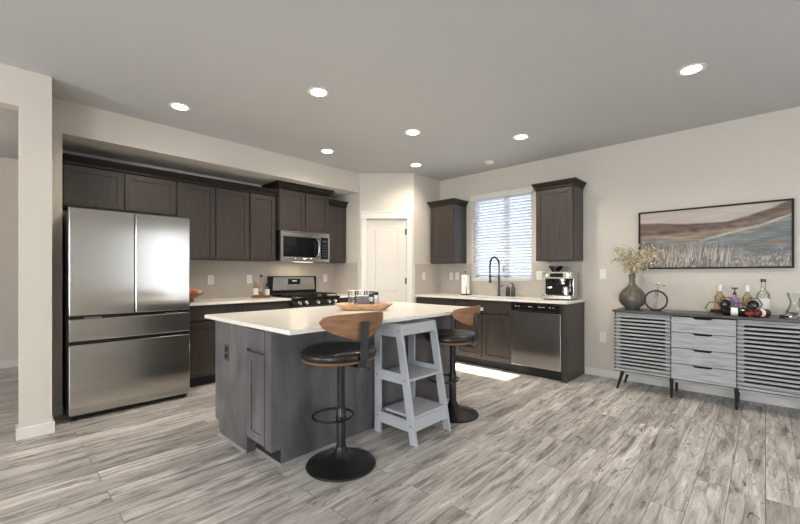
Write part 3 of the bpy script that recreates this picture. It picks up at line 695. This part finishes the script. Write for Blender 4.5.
# ------------------------------------------------------------------ painting
def painting():
    t = thing('painting', 'wide black-framed landscape painting of brown hills and pale grasses', 'painting', (-.425, YW, 1.277))
    W_, H_ = 1.225, .632; x0, x1 = -1.035, .19; z0, z1 = 1.277, 1.909
    f = .017; y0, y1 = YW-.04, YW-.002
    MB().box(x0, x1, y0, y1, z0, z0+f).box(x0, x1, y0, y1, z1-f, z1).box(x0, x0+f, y0, y1, z0+f, z1-f).box(x1-f, x1, y0, y1, z0+f, z1-f).build('frame', 'blackm', t, world=True)
    nx, nz = 330, 170; rng = np.random.default_rng(3)
    U, V = np.meshgrid(np.linspace(0, 1, nx), np.linspace(0, 1, nz))     # V up
    def vnoise(fx_, fz, seed, sh=0):
        r = np.random.default_rng(seed); g = r.random((int(fz)+3, int(fx_)+3))
        uu = (U+sh*V)*fx_; uu = np.clip(uu, 0, fx_+.999); vv = V*fz; i = uu.astype(int); j = vv.astype(int); a = uu-i; b = vv-j
        a = a*a*(3-2*a); b = b*b*(3-2*b)
        return (g[j, i]*(1-a)+g[j, i+1]*a)*(1-b)+(g[j+1, i]*(1-a)+g[j+1, i+1]*a)*b
    def fbm(fx_, fz, seed, sh=0): return sum(vnoise(fx_*2**k, fz*2**k, seed+k, sh)*.5**(k+1) for k in range(4))/.9375
    def sm(x, w): return 1/(1+np.exp(-x/w))
    def c(*v): return np.array(v, float)[None, None]/255
    def mix(A, B, f_): return A*(1-f_[..., None])+B*f_[..., None]
    n1 = fbm(5, 8, 1); n2 = fbm(20, 14, 11, .3); n3 = fbm(9, 34, 21, -.15); n4 = fbm(34, 60, 31, .2)
    one = 0*U[..., None]; kx = lambda *pp: np.interp(U, [p[0] for p in pp], [p[1] for p in pp])
    def lay(edge, w_, A, B, nn, op=1):
        nonlocal col
        col = mix(col, mix(A+one, B, np.clip((nn-.5)*1.9+.5, 0, 1)), sm(edge-V, w_)*op)
    col = mix(c(190, 178, 166)+one, c(206, 198, 188), np.clip((n3-.5)*1.6+.5, 0, 1))
    j = .03*(n1-.5)+.012*(n2-.5)
    lay(kx((0, .875), (.15, .85), (.35, .80), (.62, .80), (.75, .87), (.9, .98), (1, 1.06))-.055+j, .006, c(80, 66, 58), c(120, 100, 86), n3)
    lay(kx((0, .69), (.2, .68), (.4, .66), (.6, .69), (.8, .78), (1, .90))-.02+j*1.5, .012, c(100, 84, 74), c(148, 126, 110), n2)
    lay(kx((0, .64), (.25, .66), (.38, .70), (.6, .67), (.75, .70), (1, .84))-.03+j*2, .012, c(56, 48, 46), c(108, 88, 76), n2, np.clip((n1-.33)*4, 0, 1)*.9)
    lay(kx((0, .60), (.3, .62), (.5, .64), (.7, .66), (1, .78))-.02+j, .010, c(128, 106, 90), c(176, 158, 140), n3)
    lay(kx((0, .58), (.2, .55), (.34, .50), (.5, .56), (.62, .60), (.8, .66), (1, .82))-.05+j, .012, c(104, 108, 108), c(150, 154, 152), n3)
    path = kx((.2, .40), (.42, .44), (.55, .52), (.68, .60), (.82, .66), (1, .80))-.015
    col = mix(col, c(206, 202, 196), np.exp(-((V-path-j)/.020)**2)*np.clip((U-.26)*3, 0, 1)*np.clip(.3+n2, 0, 1))
    lay(kx((.0, .0), (.45, .0), (.5, .36), (.62, .44), (.8, .56), (1, .66))+j, .012, c(96, 104, 106), c(140, 148, 148), n3, .95)
    col = mix(col, mix(c(128, 104, 90)+one, c(156, 138, 122), n4), np.exp(-((V-.355-j*2)/.035)**2)*np.clip((U-.58)*7, 0, 1)*np.clip((n2-.25)*3, 0, 1))
    col = mix(col, mix(c(84, 88, 104)+one, c(110, 116, 128), n4), np.exp(-((V-.27-j*2+.05*(U-.7))/.022)**2)*np.clip((U-.62)*7, 0, 1)*.85)
    lay(kx((0, .52), (.3, .44), (.5, .33), (.62, .26), (1, .22))+j*2, .03, c(106, 104, 98), c(160, 154, 144), n2, .85)
    col = mix(col, c(196, 192, 186), np.clip((n4-.58)*7, 0, 1)*(V < .30)*.5)
    # grass strokes painted one by one
    for k in range(620):
        u0 = rng.random(); amp = .30 if u0 < .64 else .07
        h = amp*(.35+.65*rng.random()); b0 = rng.random()*.22*(1 if u0 < .64 else .9)-.03; lean = (rng.random()-.35)*.05
        cc = [c(214, 208, 196), c(176, 162, 146), c(150, 112, 96), c(92, 86, 80), c(222, 218, 212), c(118, 120, 122)][rng.integers(6)]
        tt = (V-b0)/h; inn = (tt > 0) & (tt < 1); cx_ = u0+lean*np.clip(tt, 0, 1)**1.5
        col = mix(col, cc, np.exp(-((U-cx_)/(.0034*(1.2-np.clip(tt, 0, 1)))) ** 2)*inn*.75)
    col = np.clip(col+(rng.random((nz, nx, 1))-.5)*.03, 0, 1)**2.2*.80
    X = x0+f+U*(W_-2*f); Z = z0+f+V*(H_-2*f)
    L = t.location
    vs = np.stack([X-L.x, np.full_like(X, y0+.008-L.y), Z-L.z], -1).reshape(-1, 3)
    idx = np.arange(nx*nz).reshape(nz, nx)
    fc = np.stack([idx[:-1, :-1], idx[:-1, 1:], idx[1:, 1:], idx[1:, :-1]], -1).reshape(-1, 4)
    me = bpy.data.meshes.new('canvas'); me.from_pydata(vs.tolist(), [], fc.tolist())
    ca = me.color_attributes.new('paint', 'FLOAT_COLOR', 'POINT')
    ca.data.foreach_set('color', np.concatenate([col.reshape(-1, 3), np.ones((nx*nz, 1))], 1).astype(np.float32).ravel())
    pm = mat('oil_paint', (1, 1, 1), .5); n, l, b = nodes(pm)
    at = n.new('ShaderNodeVertexColor'); at.layer_name = 'paint'; l.new(at.outputs[0], b.inputs['Base Color']); me.materials.append(pm)
    o = bpy.data.objects.new('canvas', me); C.objects.link(o); o.parent = t
    MB().box(x0+f, x1-f, y0+.0085, y1-.006, z0+f, z1-f).build('canvas_backing', 'paper', t, world=True)
painting()

# ------------------------------------------------------------------ ceiling lights
cans = [((-3.86, 1.18), 'recessed ceiling light nearest the refrigerator, at upper left'),
        ((-2.71, 1.88), 'recessed ceiling light above the front stool end of the island'),
        ((-3.93, 2.855), 'recessed ceiling light in front of the microwave'),
        ((-2.745, 3.105), 'recessed ceiling light above the far end of the island'),
        ((-3.53, 4.06), 'recessed ceiling light just in front of the pantry door'),
        ((-1.965, 4.03), 'recessed ceiling light above the dishwasher, right of the window'),
        ((-.40, 3.57), 'recessed ceiling light above the sideboard, at upper right')]
c0 = None
for (x, y), lb in cans:
    if c0 is None:
        c0 = thing('ceiling_light', lb, 'ceiling light', (x, y, HC), 0, 'recessed ceiling lights')
        MB().lathe([(.062, 0), (.062, -.003), (.085, -.0075), (.092, -.004), (.092, 0)], seg=32, cap=False).build('trim_ring', 'white', c0, 'auto')
        MB().lathe([(.0001, -.001), (.062, -.001), (.062, -.005), (.0001, -.006)], seg=32).build('lens', 'lamp', c0)
    else:
        c_ = copy_tree(c0); c_.location = (x, y, HC); c_['label'] = lb
    light('downlight', 'SPOT', (x, y, HC-.03), (0, 0, 0), 40, (1, .89, .75), spot_size=math.radians(150), spot_blend=.8, shadow_soft_size=.06)
sd = thing('smoke_detector', 'flat white round smoke detector on the ceiling above the window', 'smoke detector', (-2.70, 4.62, HC))
MB().lathe([(.065, 0), (.065, -.018), (.050, -.032), (.0001, -.034)], seg=24).build('housing', 'white', sd, 'auto')

# ------------------------------------------------------------------ outlets and switches
def plate(name, label, cat, loc, rz, kind, wide=.07, h=.115, group=None):
    t = thing(name, label, cat, loc, rz, group)
    MB().box(-wide/2, wide/2, -.006, 0, -h/2, h/2, .002).build('cover_plate', 'plate', t)
    n = 2 if wide > .1 else 1
    for i in range(n):
        xc = (i-(n-1)/2)*.046
        if kind == 'outlet':
            for z in (-.02, .02):
                f_ = MB().box(xc-.016, xc+.016, -.0075, -.005, z-.014, z+.014, .002).build('socket', 'plate', t)
                MB().box(xc-.008, xc-.005, -.008, -.007, z-.005, z+.006).box(xc+.005, xc+.008, -.008, -.007, z-.005, z+.006).build('slots', 'slot', f_)
        else: MB().box(xc-.015, xc+.015, -.0095, -.005, -.032, .032, .002).build('rocker', 'plate', t)
    return t
KS = XK+.008; WS = YW-.008
plate('wall_outlet', 'white outlet on the backsplash nearest the refrigerator', 'outlet', (KS, 1.89, 1.15), RZ, 'outlet')
plate('wall_outlet', 'white outlet on the backsplash left of the range beside the oil bottles', 'outlet', (KS, 2.39, 1.155), RZ, 'outlet')
plate('wall_outlet', 'white outlet on the backsplash right of the range', 'outlet', (KS, 3.62, 1.16), RZ, 'outlet')
plate('wall_outlet', 'white outlet on the narrow pantry side wall above the counter', 'outlet', (-3.842, 4.60, 1.19), RZ, 'outlet')
plate('wall_outlet', 'left white outlet of the pair under the wall cabinet by the paper towels', 'outlet', (-3.62, WS, 1.192), 0, 'outlet')
plate('light_switch', 'white switch of the pair under the wall cabinet, nearer the paper towels', 'light switch', (-3.51, WS, 1.192), 0, 'switch')
plate('wall_outlet', 'wide white double plate left of the espresso machine', 'outlet', (-2.17, WS, 1.205), 0, 'outlet', wide=.116)
plate('light_switch', 'white switch on the bare wall between cabinets and the vase', 'light switch', (-1.412, YW, 1.225), 0, 'switch')
plate('wall_outlet', 'white low wall outlet between the end panel and the sideboard', 'outlet', (-1.412, YW, .465), 0, 'outlet')
plate('light_switch', 'white switch on the hallway wall seen past the left pillar', 'light switch', (-7.2, .33, 1.50), RZ, 'switch')

# ------------------------------------------------------------------ sink-side items
CT = .914
fa = thing('kitchen_faucet', 'tall dark spring pull-down faucet behind the sink', 'faucet', (-2.74, 4.94, CT))
MB().lathe([(.030, 0), (.030, .008), (.020, .014), (.017, .03), (.015, .28), (.0001, .28)], seg=20).build('column', 'gmetal', fa, 'auto')
d = Vector((-.80, -.60, 0)).normalized()
arc = bez([(0, 0, .26), (0, 0, .44), tuple(d*.02+Vector((0, 0, .515))), tuple(d*.065+Vector((0, 0, .548))), tuple(d*.108+Vector((0, 0, .515))), tuple(d*.125+Vector((0, 0, .43))), tuple(d*.125+Vector((0, 0, .30)))], 8)
MB().tube(arc, .007, 8).build('hose', 'bmetal', fa, True)
m = MB()
acc = 0
for i in range(len(arc)-1):
    a, b = Vector(arc[i]), Vector(arc[i+1])
    for k in range(2):
        p = a.lerp(b, k/2); tdir = (b-a).normalized(); up = Vector((.6, -.8, 0)); u = (up-tdir*up.dot(tdir)).normalized(); v = tdir.cross(u)
        m.tube([p+(u*math.cos(q*PI/4)+v*math.sin(q*PI/4))*.0125 for q in range(8)], .0028, 5, closed=True)
m.build('spring', 'gmetal', fa, True)
e = d*.125
MB().lathe([(.014, .30), (.014, .23), (.021, .21), (.021, .185), (.0001, .185)], (e.x, e.y, 0), 16).build('spray_head', 'gmetal', fa, 'auto')
MB().tube([(0, 0, .27), tuple(e*.88+Vector((0, 0, .275)))], .006, 8).lathe([(.019, .265), (.019, .285)], (e.x, e.y, 0), 14).build('docking_arm', 'gmetal', fa, True)
MB().tube([(0, 0, .14), (.035, -.01, .14), (.075, -.015, .155)], [.010, .009, .006], 10).build('handle', 'gmetal', fa, True)

def soap(label, x, y, h, m_body, gm):
    t = thing('soap_dispenser', label, 'soap bottle', (x, y, CT), 0, None)
    MB().lathe([(.026, 0), (.029, .004), (.029, h*.62), (.022, h*.72), (.012, h*.76), (.012, h*.80), (.0001, h*.80)], seg=18).build('bottle', m_body, t, 'auto')
    MB().lathe([(.014, h*.80), (.014, h*.86), (.004, h*.87), (.004, h*.95), (.0001, h*.95)], seg=12).tube([(0, 0, h*.955), (-.045, -.02, h*.945)], .005, 8).build('pump', gm, t, True)
soap('grey soap bottle beside the faucet', -2.60, 4.93, .17, 'gmetal', 'chrome')
soap('darker clear-sided soap bottle right of the grey one by the faucet', -2.53, 4.95, .19, 'dsteel', 'bmetal')

pt = thing('paper_towel_holder', 'white paper towel roll on a dark stand left of the window', 'paper towel holder', (-3.275, 4.90, CT))
MB().lathe([(.075, 0), (.075, .012), (.070, .016), (.0001, .016)], seg=24).build('base', 'bmetal', pt, 'auto')
MB().lathe([(.006, .016), (.006, .33), (.012, .335), (.013, .35), (.0001, .358)], seg=12).build('rod', 'bmetal', pt, 'auto')
MB().lathe([(.02, .018), (.062, .018), (.062, .298), (.02, .298)], seg=28, cap=False).lathe([(.02, .298), (.02, .018)], seg=28, cap=False).build('paper_roll', 'paper', pt, 'auto')
MB().tube([(.05, -.05, .012), (.05, -.05, .10), (.045, -.045, .12)], .004, 8).build('tension_arm', 'bmetal', pt)

# espresso machine, front faces -y, turned a little to the camera
es = thing('espresso_machine', 'stainless espresso machine with bean hopper at the counter end', 'coffee machine', (-1.825, 4.80, CT), math.radians(4))
W = .34
MB().box(-W/2, W/2, -.06, .16, .03, .33, .012).build('body', 'steelh', es, 'auto')
hd = MB().prism([(-.165, .255), (-.155, .335), (-.06, .335), (-.06, .25)], 'x', -W/2, W/2).build('head', 'steelh', es)
MB().box(-.075, .075, -.170, -.155, .272, .318, .002).build('display', 'screen', hd)
for x, r in ((-.125, .022), (.125, .022)):
    MB().lathe([(r, 0), (r*.9, .014), (.0001, .015)], (x, -.160, .296), 18, Matrix.Rotation(PI/2, 4, 'X')).build('dial', 'chrome', hd, 'auto')
MB().box(-W/2+.005, W/2-.005, -.175, .16, .012, .055, .004).build('drip_tray', 'steelh', es)
m = MB()
for k in range(12): m.box(-W/2+.03+k*.024, -W/2+.04+k*.024, -.165, -.065, .0555, .058)
m.build('tray_grille', 'slot', es)
MB().box(-W/2+.015, W/2-.015, -.16, .15, 0, .012).build('foot_base', 'blackm', es)
MB().box(-W/2+.01, W/2-.01, -.066, -.058, .06, .25).build('front_recess', 'blackm', es)
MB().lathe([(.038, .25), (.038, .225), (.030, .215), (.0001, .215)], (.055, -.115, 0), 20).build('group_head', 'chrome', es, 'auto')
pf = MB().lathe([(.034, .214), (.034, .190), (.020, .178), (.0001, .178)], (.055, -.115, 0), 20).build('portafilter', 'chrome', es, 'auto')
MB().tube([(.055, -.145, .20), (.05, -.20, .196), (.045, -.25, .19)], [.010, .013, .014], 10).build('portafilter_handle', 'bmetal', pf, True)
MB().lathe([(.036, .25), (.033, .205), (.0001, .205)], (-.085, -.105, 0), 18).build('grinder_outlet', 'blackm', es, 'auto')
MB().box(-.115, -.055, -.15, -.065, .135, .16, .006).box(-.095, -.075, -.20, -.15, .140, .155, .003).build('tamping_cradle', 'chrome', es)
MB().tube([(.145, -.10, .25), (.15, -.14, .22), (.152, -.15, .10)], .006, 8).build('steam_wand', 'chrome', es, True)
mj = tag(MB().lathe([(.036, .0), (.038, .05), (.030, .085), (.034, .10), (.030, .10), (.026, .085), (.0001, .01)], seg=20).build('milk_jug', 'chrome', None, 'auto'), 'small polished milk jug standing on the espresso machine drip tray', 'jug')
mj.location = (-1.825+.10, 4.80-.115, CT+.0585)
hp = MB().lathe([(.045, .335), (.048, .345), (.088, .395), (.088, .402), (.0001, .402)], (-.07, .04, 0), 24).build('bean_hopper', 'screen', es, 'auto')
MB().lathe([(.085, .402), (.083, .410), (.0001, .411)], (-.07, .04, 0), 24).build('hopper_lid', 'black', hp, 'auto')
MB().lathe([(.10, 0), (.10, .004), (.0001, .004)], (0, .12, .333), 8, sx=1.2, sy=.3).build('cup_warmer', 'chrome', es)

# ------------------------------------------------------------------ range-side items
def bottle(name, label, cat, loc, prof, m_, seg=20, cap=None, cap_m='black', lab=None, lab_m='label', group=None, rot=None, liquid=None):
    """prof: list of (r, z); parts bottle > cap, paper_label"""
    t = thing(name, label, cat, loc, 0, group)
    if rot: t.rotation_euler = rot
    b = MB().lathe(prof, seg=seg).build('glass_body', m_, t, 'auto')
    if cap: MB().lathe(cap, seg=16).build('cap', cap_m, t, 'auto')
    if lab: MB().lathe(lab, seg=seg, cap=False).build('paper_label', lab_m, t, True)
    if liquid: MB().lathe(liquid[0], seg=seg).build('liquid', liquid[1], t, 'auto')
    return t
ot = thing('serving_tray', 'small round wooden tray under the oil bottles left of the range', 'tray', (-4.80, 2.44, CT))
MB().lathe([(.10, 0), (.128, .004), (.135, .022), (.129, .022), (.122, .010), (.0001, .009)], seg=28).build('dish', 'dbowl', ot, 'auto')
zt = CT+.0095
bottle('oil_bottle', 'squat bottle with white label and cork, left on the oil tray', 'bottle', (-4.83, 2.375, zt), [(.026, 0), (.030, .005), (.030, .13), (.014, .165), (.013, .19), (.0001, .19)], 'golden', cap=[(.015, .19), (.015, .205), (.0001, .205)], cap_m='bowlwood', lab=[(.0308, .03), (.0308, .115)], liquid=([(.025, .005), (.027, .01), (.027, .10), (.0001, .10)], 'oil'))
bottle('oil_bottle', 'tall slim clear bottle with black stopper, middle of the oil tray', 'bottle', (-4.84, 2.455, zt), [(.024, 0), (.027, .005), (.027, .16), (.011, .20), (.010, .255), (.0001, .255)], 'glass', cap=[(.011, .255), (.016, .262), (.016, .282), (.0001, .29)], cap_m='black', liquid=([(.022, .005), (.024, .01), (.024, .07), (.0001, .07)], 'oil'))
bottle('oil_bottle', 'short bottle with white label and black cap, right on the oil tray', 'bottle', (-4.78, 2.51, zt), [(.024, 0), (.027, .005), (.027, .105), (.015, .13), (.014, .145), (.0001, .145)], 'glass', cap=[(.018, .145), (.018, .175), (.0001, .175)], cap_m='black', lab=[(.0278, .02), (.0278, .10)])
fb = thing('fruit_bowl', 'reddish wooden pedestal bowl beside the refrigerator holding fruit', 'bowl', (-4.72, 1.545, CT))
MB().lathe([(.045, 0), (.05, .005), (.035, .02), (.04, .03), (.10, .060), (.150, .090), (.146, .095), (.095, .068), (.03, .040), (.0001, .038)], seg=32).build('bowl', 'dbowl', fb, 'auto')
for i, (x, y, z, r, mm, lb) in enumerate(((-.055, -.04, .110, .037, 'apple', 'red apple at the back of the fruit bowl, by the refrigerator'), (.06, -.035, .110, .036, 'apple', 'red apple at the front of the fruit bowl'),
        (.01, .095, .117, .024, 'garlic', 'small pale onion at the right rim of the fruit bowl'), (-.005, .040, .119, .036, 'apple', 'red apple in the middle of the fruit bowl beside the onion'))):
    t = thing('apple' if mm == 'apple' else 'onion', lb, 'fruit', (-4.72+x, 1.545+y, CT+z-r-.010), 0, 'fruit in the bowl')
    MB().lathe([(.0001, .006), (r*.45, 0), (r*.9, r*.5), (r, r*1.05), (r*.85, r*1.6), (r*.4, r*1.9), (.0001, r*1.75)], seg=18).build('flesh', mm, t, True)
    MB().tube([(0, 0, r*1.7), (.004, 0, r*2.1)], .0015, 6).build('stem', 'stem', t)

# ------------------------------------------------------------------ island tray with its things
IT = .9075
tr = thing('wooden_tray', 'long boat-shaped pale wooden tray on the island top', 'tray', (-2.575, 2.265, IT), math.radians(48))
b = MB(); rings = []
for z, a, c_ in ((0, .185, .075), (.002, .19, .08), (.052, .262, .118), (.056, .258, .115), (.014, .18, .07)):
    rings.append([b.bm.verts.new(p) for p in ((-a, 0, z), (-a*.80, -c_, z), (a*.80, -c_, z), (a, 0, z), (a*.80, c_, z), (-a*.80, c_, z))])
for A, B in zip(rings, rings[1:]):
    for i in range(6): b.bm.faces.new((A[i], A[(i+1) % 6], B[(i+1) % 6], B[i]))
b.bm.faces.new(rings[0][::-1]); b.bm.faces.new(rings[-1])
b.build('tray_body', 'bowlwood', tr)
def on_tray(u, v): a = math.radians(48); return (-2.575+u*math.cos(a)-v*math.sin(a), 2.265+u*math.sin(a)+v*math.cos(a), IT+.0145)
g0 = None
for u, v, lb in ((-.105, .005, 'clear ribbed glass tumbler, leftmost on the wooden tray'), (-.025, .03, 'clear ribbed glass tumbler, middle one behind the grey box'), (.055, .035, 'clear ribbed glass tumbler beside the black-capped shakers')):
    if g0 is None:
        g0 = thing('glass_tumbler', lb, 'glass', on_tray(u, v), 0, 'tumblers on the tray')
        MB().lathe([(.028, 0), (.031, .004), (.038, .155), (.0355, .155), (.028, .010), (.0001, .010)], seg=20).build('tumbler_body', 'glass', g0, 'auto')
        MB().lathe([(.0382, .151), (.0386, .155), (.0382, .159), (.0352, .155)], seg=20, cap=False).build('rim', 'plate', g0, True)
    else:
        q = copy_tree(g0); q.location = on_tray(u, v); q['label'] = lb
t = thing('tray_box', 'small dark grey slate box of napkins standing on the wooden tray', 'box', on_tray(-.012, -.04), math.radians(48))
MB().box(-.052, .052, -.022, .022, 0, .108, .003).build('box_body', 'box', t)
MB().box(-.046, .046, -.016, .016, .108, .114).build('napkins', 'paper', t)
for u, v, h, lb, bm_ in ((.062, -.03, .10, 'glass pepper shaker with black cap on the tray', 'pepper'), (.105, -.005, .115, 'taller glass salt shaker with black cap, right end of the tray', 'label')):
    t = thing('spice_shaker', lb, 'shaker', on_tray(u, v), 0, 'shakers on the tray')
    MB().lathe([(.018, 0), (.020, .004), (.020, h), (.0001, h)], seg=16).build('jar', 'glass', t, 'auto')
    MB().lathe([(.016, .004), (.017, .006), (.017, h*.6), (.0001, h*.6)], seg=16).build('spice', bm_, t, 'auto')
    MB().lathe([(.021, h), (.021, h+.022), (.017, h+.028), (.0001, h+.028)], seg=16).build('cap', 'black', t, 'auto')

# ------------------------------------------------------------------ sideboard items
VX, VY = -1.055, 4.80
va = thing('floor_vase', '', 'vase', (VX, VY, TOPZ)); va.name = 'vase'
va['label'] = 'round olive-bronze ceramic vase with narrow neck on the sideboard'
MB().lathe([(.066, 0), (.068, .018), (.072, .022), (.112, .055), (.132, .105), (.128, .155), (.098, .205), (.052, .245), (.031, .275), (.027, .32), (.036, .370), (.040, .378), (.034, .378), (.022, .33), (.022, .27), (.0001, .265)], seg=40).build('vase_body', 'vase', va, True)
MB().lathe([(.0668, .002), (.0688, .018)], seg=40, cap=False).build('foot_ring', 'dsteel', va, True)
fl = thing('dried_flower_bunch', 'spray of cream dried blossoms standing in the olive vase', 'flowers', (VX, VY, TOPZ+.27))
rnd = random.Random(5)
for k in range(22):
    ang = rnd.uniform(0, 2*PI); sp_ = rnd.uniform(.05, .26); h = rnd.uniform(.17, .33)
    dx = math.cos(ang)*sp_*1.0+.07; dy = math.sin(ang)*sp_*.45-.03
    if k < 2: dx = -.11-.03*k; dy = -.02; h = .28+.05*k
    pts = bez([(0, 0, 0), (dx*.10, dy*.1, .12), (dx*.45, dy*.45, .11+h*.45), (dx, dy, .11+h*.85)], 5)
    st_ = MB().tube(pts, [.0022-.0012*i/len(pts) for i in range(len(pts))], 5).build('stem', 'stem', fl)
    pm = MB(); pm2 = MB()
    for j in range(46):
        q = Vector(pts[rnd.randint(8, len(pts)-1)]); o_ = Vector((rnd.gauss(0, .026), rnd.gauss(0, .016), rnd.gauss(0, .026)))
        c_ = q+o_; r = rnd.uniform(.005, .0105)
        tgt = pm if rnd.random() < .8 else pm2
        tgt.ball(c_, r, 6, (rnd.uniform(.6, 1.5), rnd.uniform(.6, 1.3), rnd.uniform(.5, 1.2)))
        tgt.tube([q, c_], .0008, 3)
    b1 = pm.build('blossoms', 'bud', fl); b1.parent = st_; b2 = pm2.build('buds', 'bud2', fl); b2.parent = st_; b1['kind'] = 'stuff'; b2['kind'] = 'stuff'
rv = thing('ring_bud_vase', 'black metal ring holding a clear glass tube vase on the sideboard', 'vase', (-.822, 4.715, TOPZ))
R_ = .098
MB().tube([(R_*math.sin(2*PI*k/36), 0, R_+.012-R_*math.cos(2*PI*k/36)) for k in range(36)], .008, 8, closed=True).build('ring', 'bmetal', rv, True)
MB().box(-.05, .05, -.022, .022, 0, .010, .002).build('foot', 'bmetal', rv)
MB().tube([(-.012, 0, .025), (-.002, 0, .10), (.010, 0, .222)], .013, 12).build('glass_tube', 'glass', rv, True)
fw = thing('paper_flower', 'single pale beige blossom rising from the ring vase', 'flower', (-.822+.010, 4.715, TOPZ+.215))
MB().tube([(0, 0, -.10), (.004, 0, 0), (.010, -.005, .055)], .002, 6).build('stem', 'stem', fw)
m = MB()
for k in range(7):
    a = 2*PI*k/7+.2
    p0 = Vector((.010, -.005, .052)); d1 = Vector((math.cos(a), math.sin(a), .25)); sd_ = Vector((-math.sin(a), math.cos(a), 0))
    A = [p0, p0+d1*.036+sd_*.026, p0+d1*.066+Vector((0, 0, -.008)), p0+d1*.036-sd_*.026]
    m.hull([tuple(q) for q in A], [tuple(q+Vector((0, 0, .003))) for q in A])
m.ball((.010, -.005, .064), .016, 10, (1, 1, .8)); m.build('petals', 'bud', fw)
MB().tube([(.004, 0, .01), (.06, -.01, .045)], .0015, 5).ball((.062, -.01, .047), .009, 8, (1.5, .5, .8)).build('leaf', 'bud2', fw)

# bottles: rack with hexagonal wire cells
BY = 4.79
rk = thing('wine_rack', 'geometric dark wire bottle rack on the sideboard', 'wine rack', (-.25, BY, TOPZ))
def hexa(cx_, cz, r=.058): return [(cx_+r*math.cos(PI/3*k), cz+r*math.sin(PI/3*k)) for k in range(6)]
cells = [(-.115, .056), (-.02, .1055), (.075, .056), (.17, .1055)]
for cx_, cz in cells:
    m = MB(); hx = hexa(cx_, cz, .060)
    for y in (-.07, .07): m.tube([(a, y, c_) for a, c_ in hx], .0025, 6, closed=True)
    for a, c_ in hx: m.tube([(a, -.07, c_), (a, .07, c_)], .0025, 6)
    m.build('hexagon_cell', 'copper', rk)
def lying(name, label, loc, L, m_, rot, foil='foil', lab=True, labm='label', r=.036):
    """bottle lying down, base at origin, axis along local z"""
    t = thing(name, label, 'bottle', loc); t.rotation_euler = rot
    MB().lathe([(.0001, .008), (r*.8, 0), (r, .006), (r, L*.62), (r*.72, L*.70), (r*.42, L*.76), (r*.40, L), (.0001, L)], seg=22).build('glass_body', m_, t, 'auto')
    MB().lathe([(r*.43, L*.80), (r*.43, L+.002), (.0001, L+.002)], seg=16).build('foil_cap', foil, t, 'auto')
    if lab: MB().lathe([(r*1.015, L*.28), (r*1.015, L*.46)], seg=22, cap=False).build('paper_label', labm, t, True)
    return t
bb1 = lying('wine_bottle', 'black wine bottle with white label lying along the front of the rack', (-.105, BY-.135, TOPZ+.038), .27, 'dglass', (0, -PI/2, 0), foil='black', r=.037)
for (cx_, cz), lb, mm, fo in zip([cells[1], cells[3]], ('dark bottle lying in the raised left cell of the wire rack', 'round dark bottle base in the raised right cell of the wire rack'), ('dglass', 'dglass'), ('mauve', 'foil')):
    lying('wine_bottle', lb, (-.25+cx_, BY-.145, TOPZ+cz), .215, mm, (-PI/2, 0, 0), foil=fo, r=.040)
lying('wine_bottle', 'wine bottle with red foil lying at the right of the rack, pointing forward', (.01, BY-.08, TOPZ+.037), .22, 'wine', (PI/2, 0, math.radians(-35)), r=.036)
bottle('liquor_bottle', 'clear bottle with gold liquid and white neck at the back left of the rack', 'bottle', (-.325, BY+.125, TOPZ), [(.038, 0), (.042, .006), (.042, .15), (.015, .205), (.014, .255), (.0001, .255)], 'golden', cap=[(.0165, .215), (.0165, .275), (.0001, .278)], cap_m='label', lab=[(.0428, .03), (.0428, .11)], lab_m='bowlwood')
bottle('liquor_bottle', 'mauve bottle with a tall black pourer behind the wire rack', 'bottle', (-.215, BY+.125, TOPZ), [(.030, 0), (.034, .005), (.034, .14), (.018, .165), (.012, .18), (.0001, .18)], 'mauve', cap=[(.014, .178), (.014, .20), (.006, .205), (.006, .235), (.024, .238), (.024, .25), (.0001, .252)], cap_m='black')
bottle('liquor_bottle', 'clear bottle with a white cap behind the raised dark bottle', 'bottle', (-.125, BY+.13, TOPZ), [(.034, 0), (.037, .005), (.037, .15), (.015, .195), (.013, .23), (.0001, .23)], 'golden', cap=[(.0155, .215), (.0155, .272), (.0001, .274)], cap_m='paper')
bottle('liquor_bottle', 'tall square-shouldered clear bottle with white label and black cap', 'bottle', (-.015, BY+.125, TOPZ), [(.044, 0), (.048, .006), (.048, .18), (.042, .20), (.018, .235), (.016, .31), (.0001, .31)], 'glass', cap=[(.019, .305), (.019, .335), (.0001, .336)], cap_m='black', lab=[(.0488, .045), (.0488, .155)], lab_m='label', liquid=([(.040, .006), (.044, .01), (.044, .10), (.0001, .10)], 'glass'))
t = thing('bottle_opener', 'small black and steel bottle stopper lying right of the bottles', 'bottle stopper', (.085, BY-.09, TOPZ))
MB().lathe([(.0001, 0), (.012, .001), (.014, .03), (.007, .04), (.007, .06), (.0001, .062)], (0, 0, .0145), 12, Matrix.Rotation(PI/2, 4, 'Y')).build('stopper', 'bmetal', t, 'auto')
MB().lathe([(.0001, 0), (.010, .001), (.009, .018), (.0001, .019)], (.062, 0, .0145), 12, Matrix.Rotation(PI/2, 4, 'Y')).build('tip', 'chrome', t, 'auto')
bottle('glass_decanter', 'clear hourglass-shaped glass carafe at the right end of the sideboard', 'carafe', (.185, BY+.02, TOPZ), [(.060, 0), (.064, .006), (.060, .05), (.034, .105), (.030, .14), (.048, .195), (.052, .215), (.049, .215), (.028, .14), (.031, .105), (.055, .05), (.0001, .012)], 'glass', seg=28, group=None)
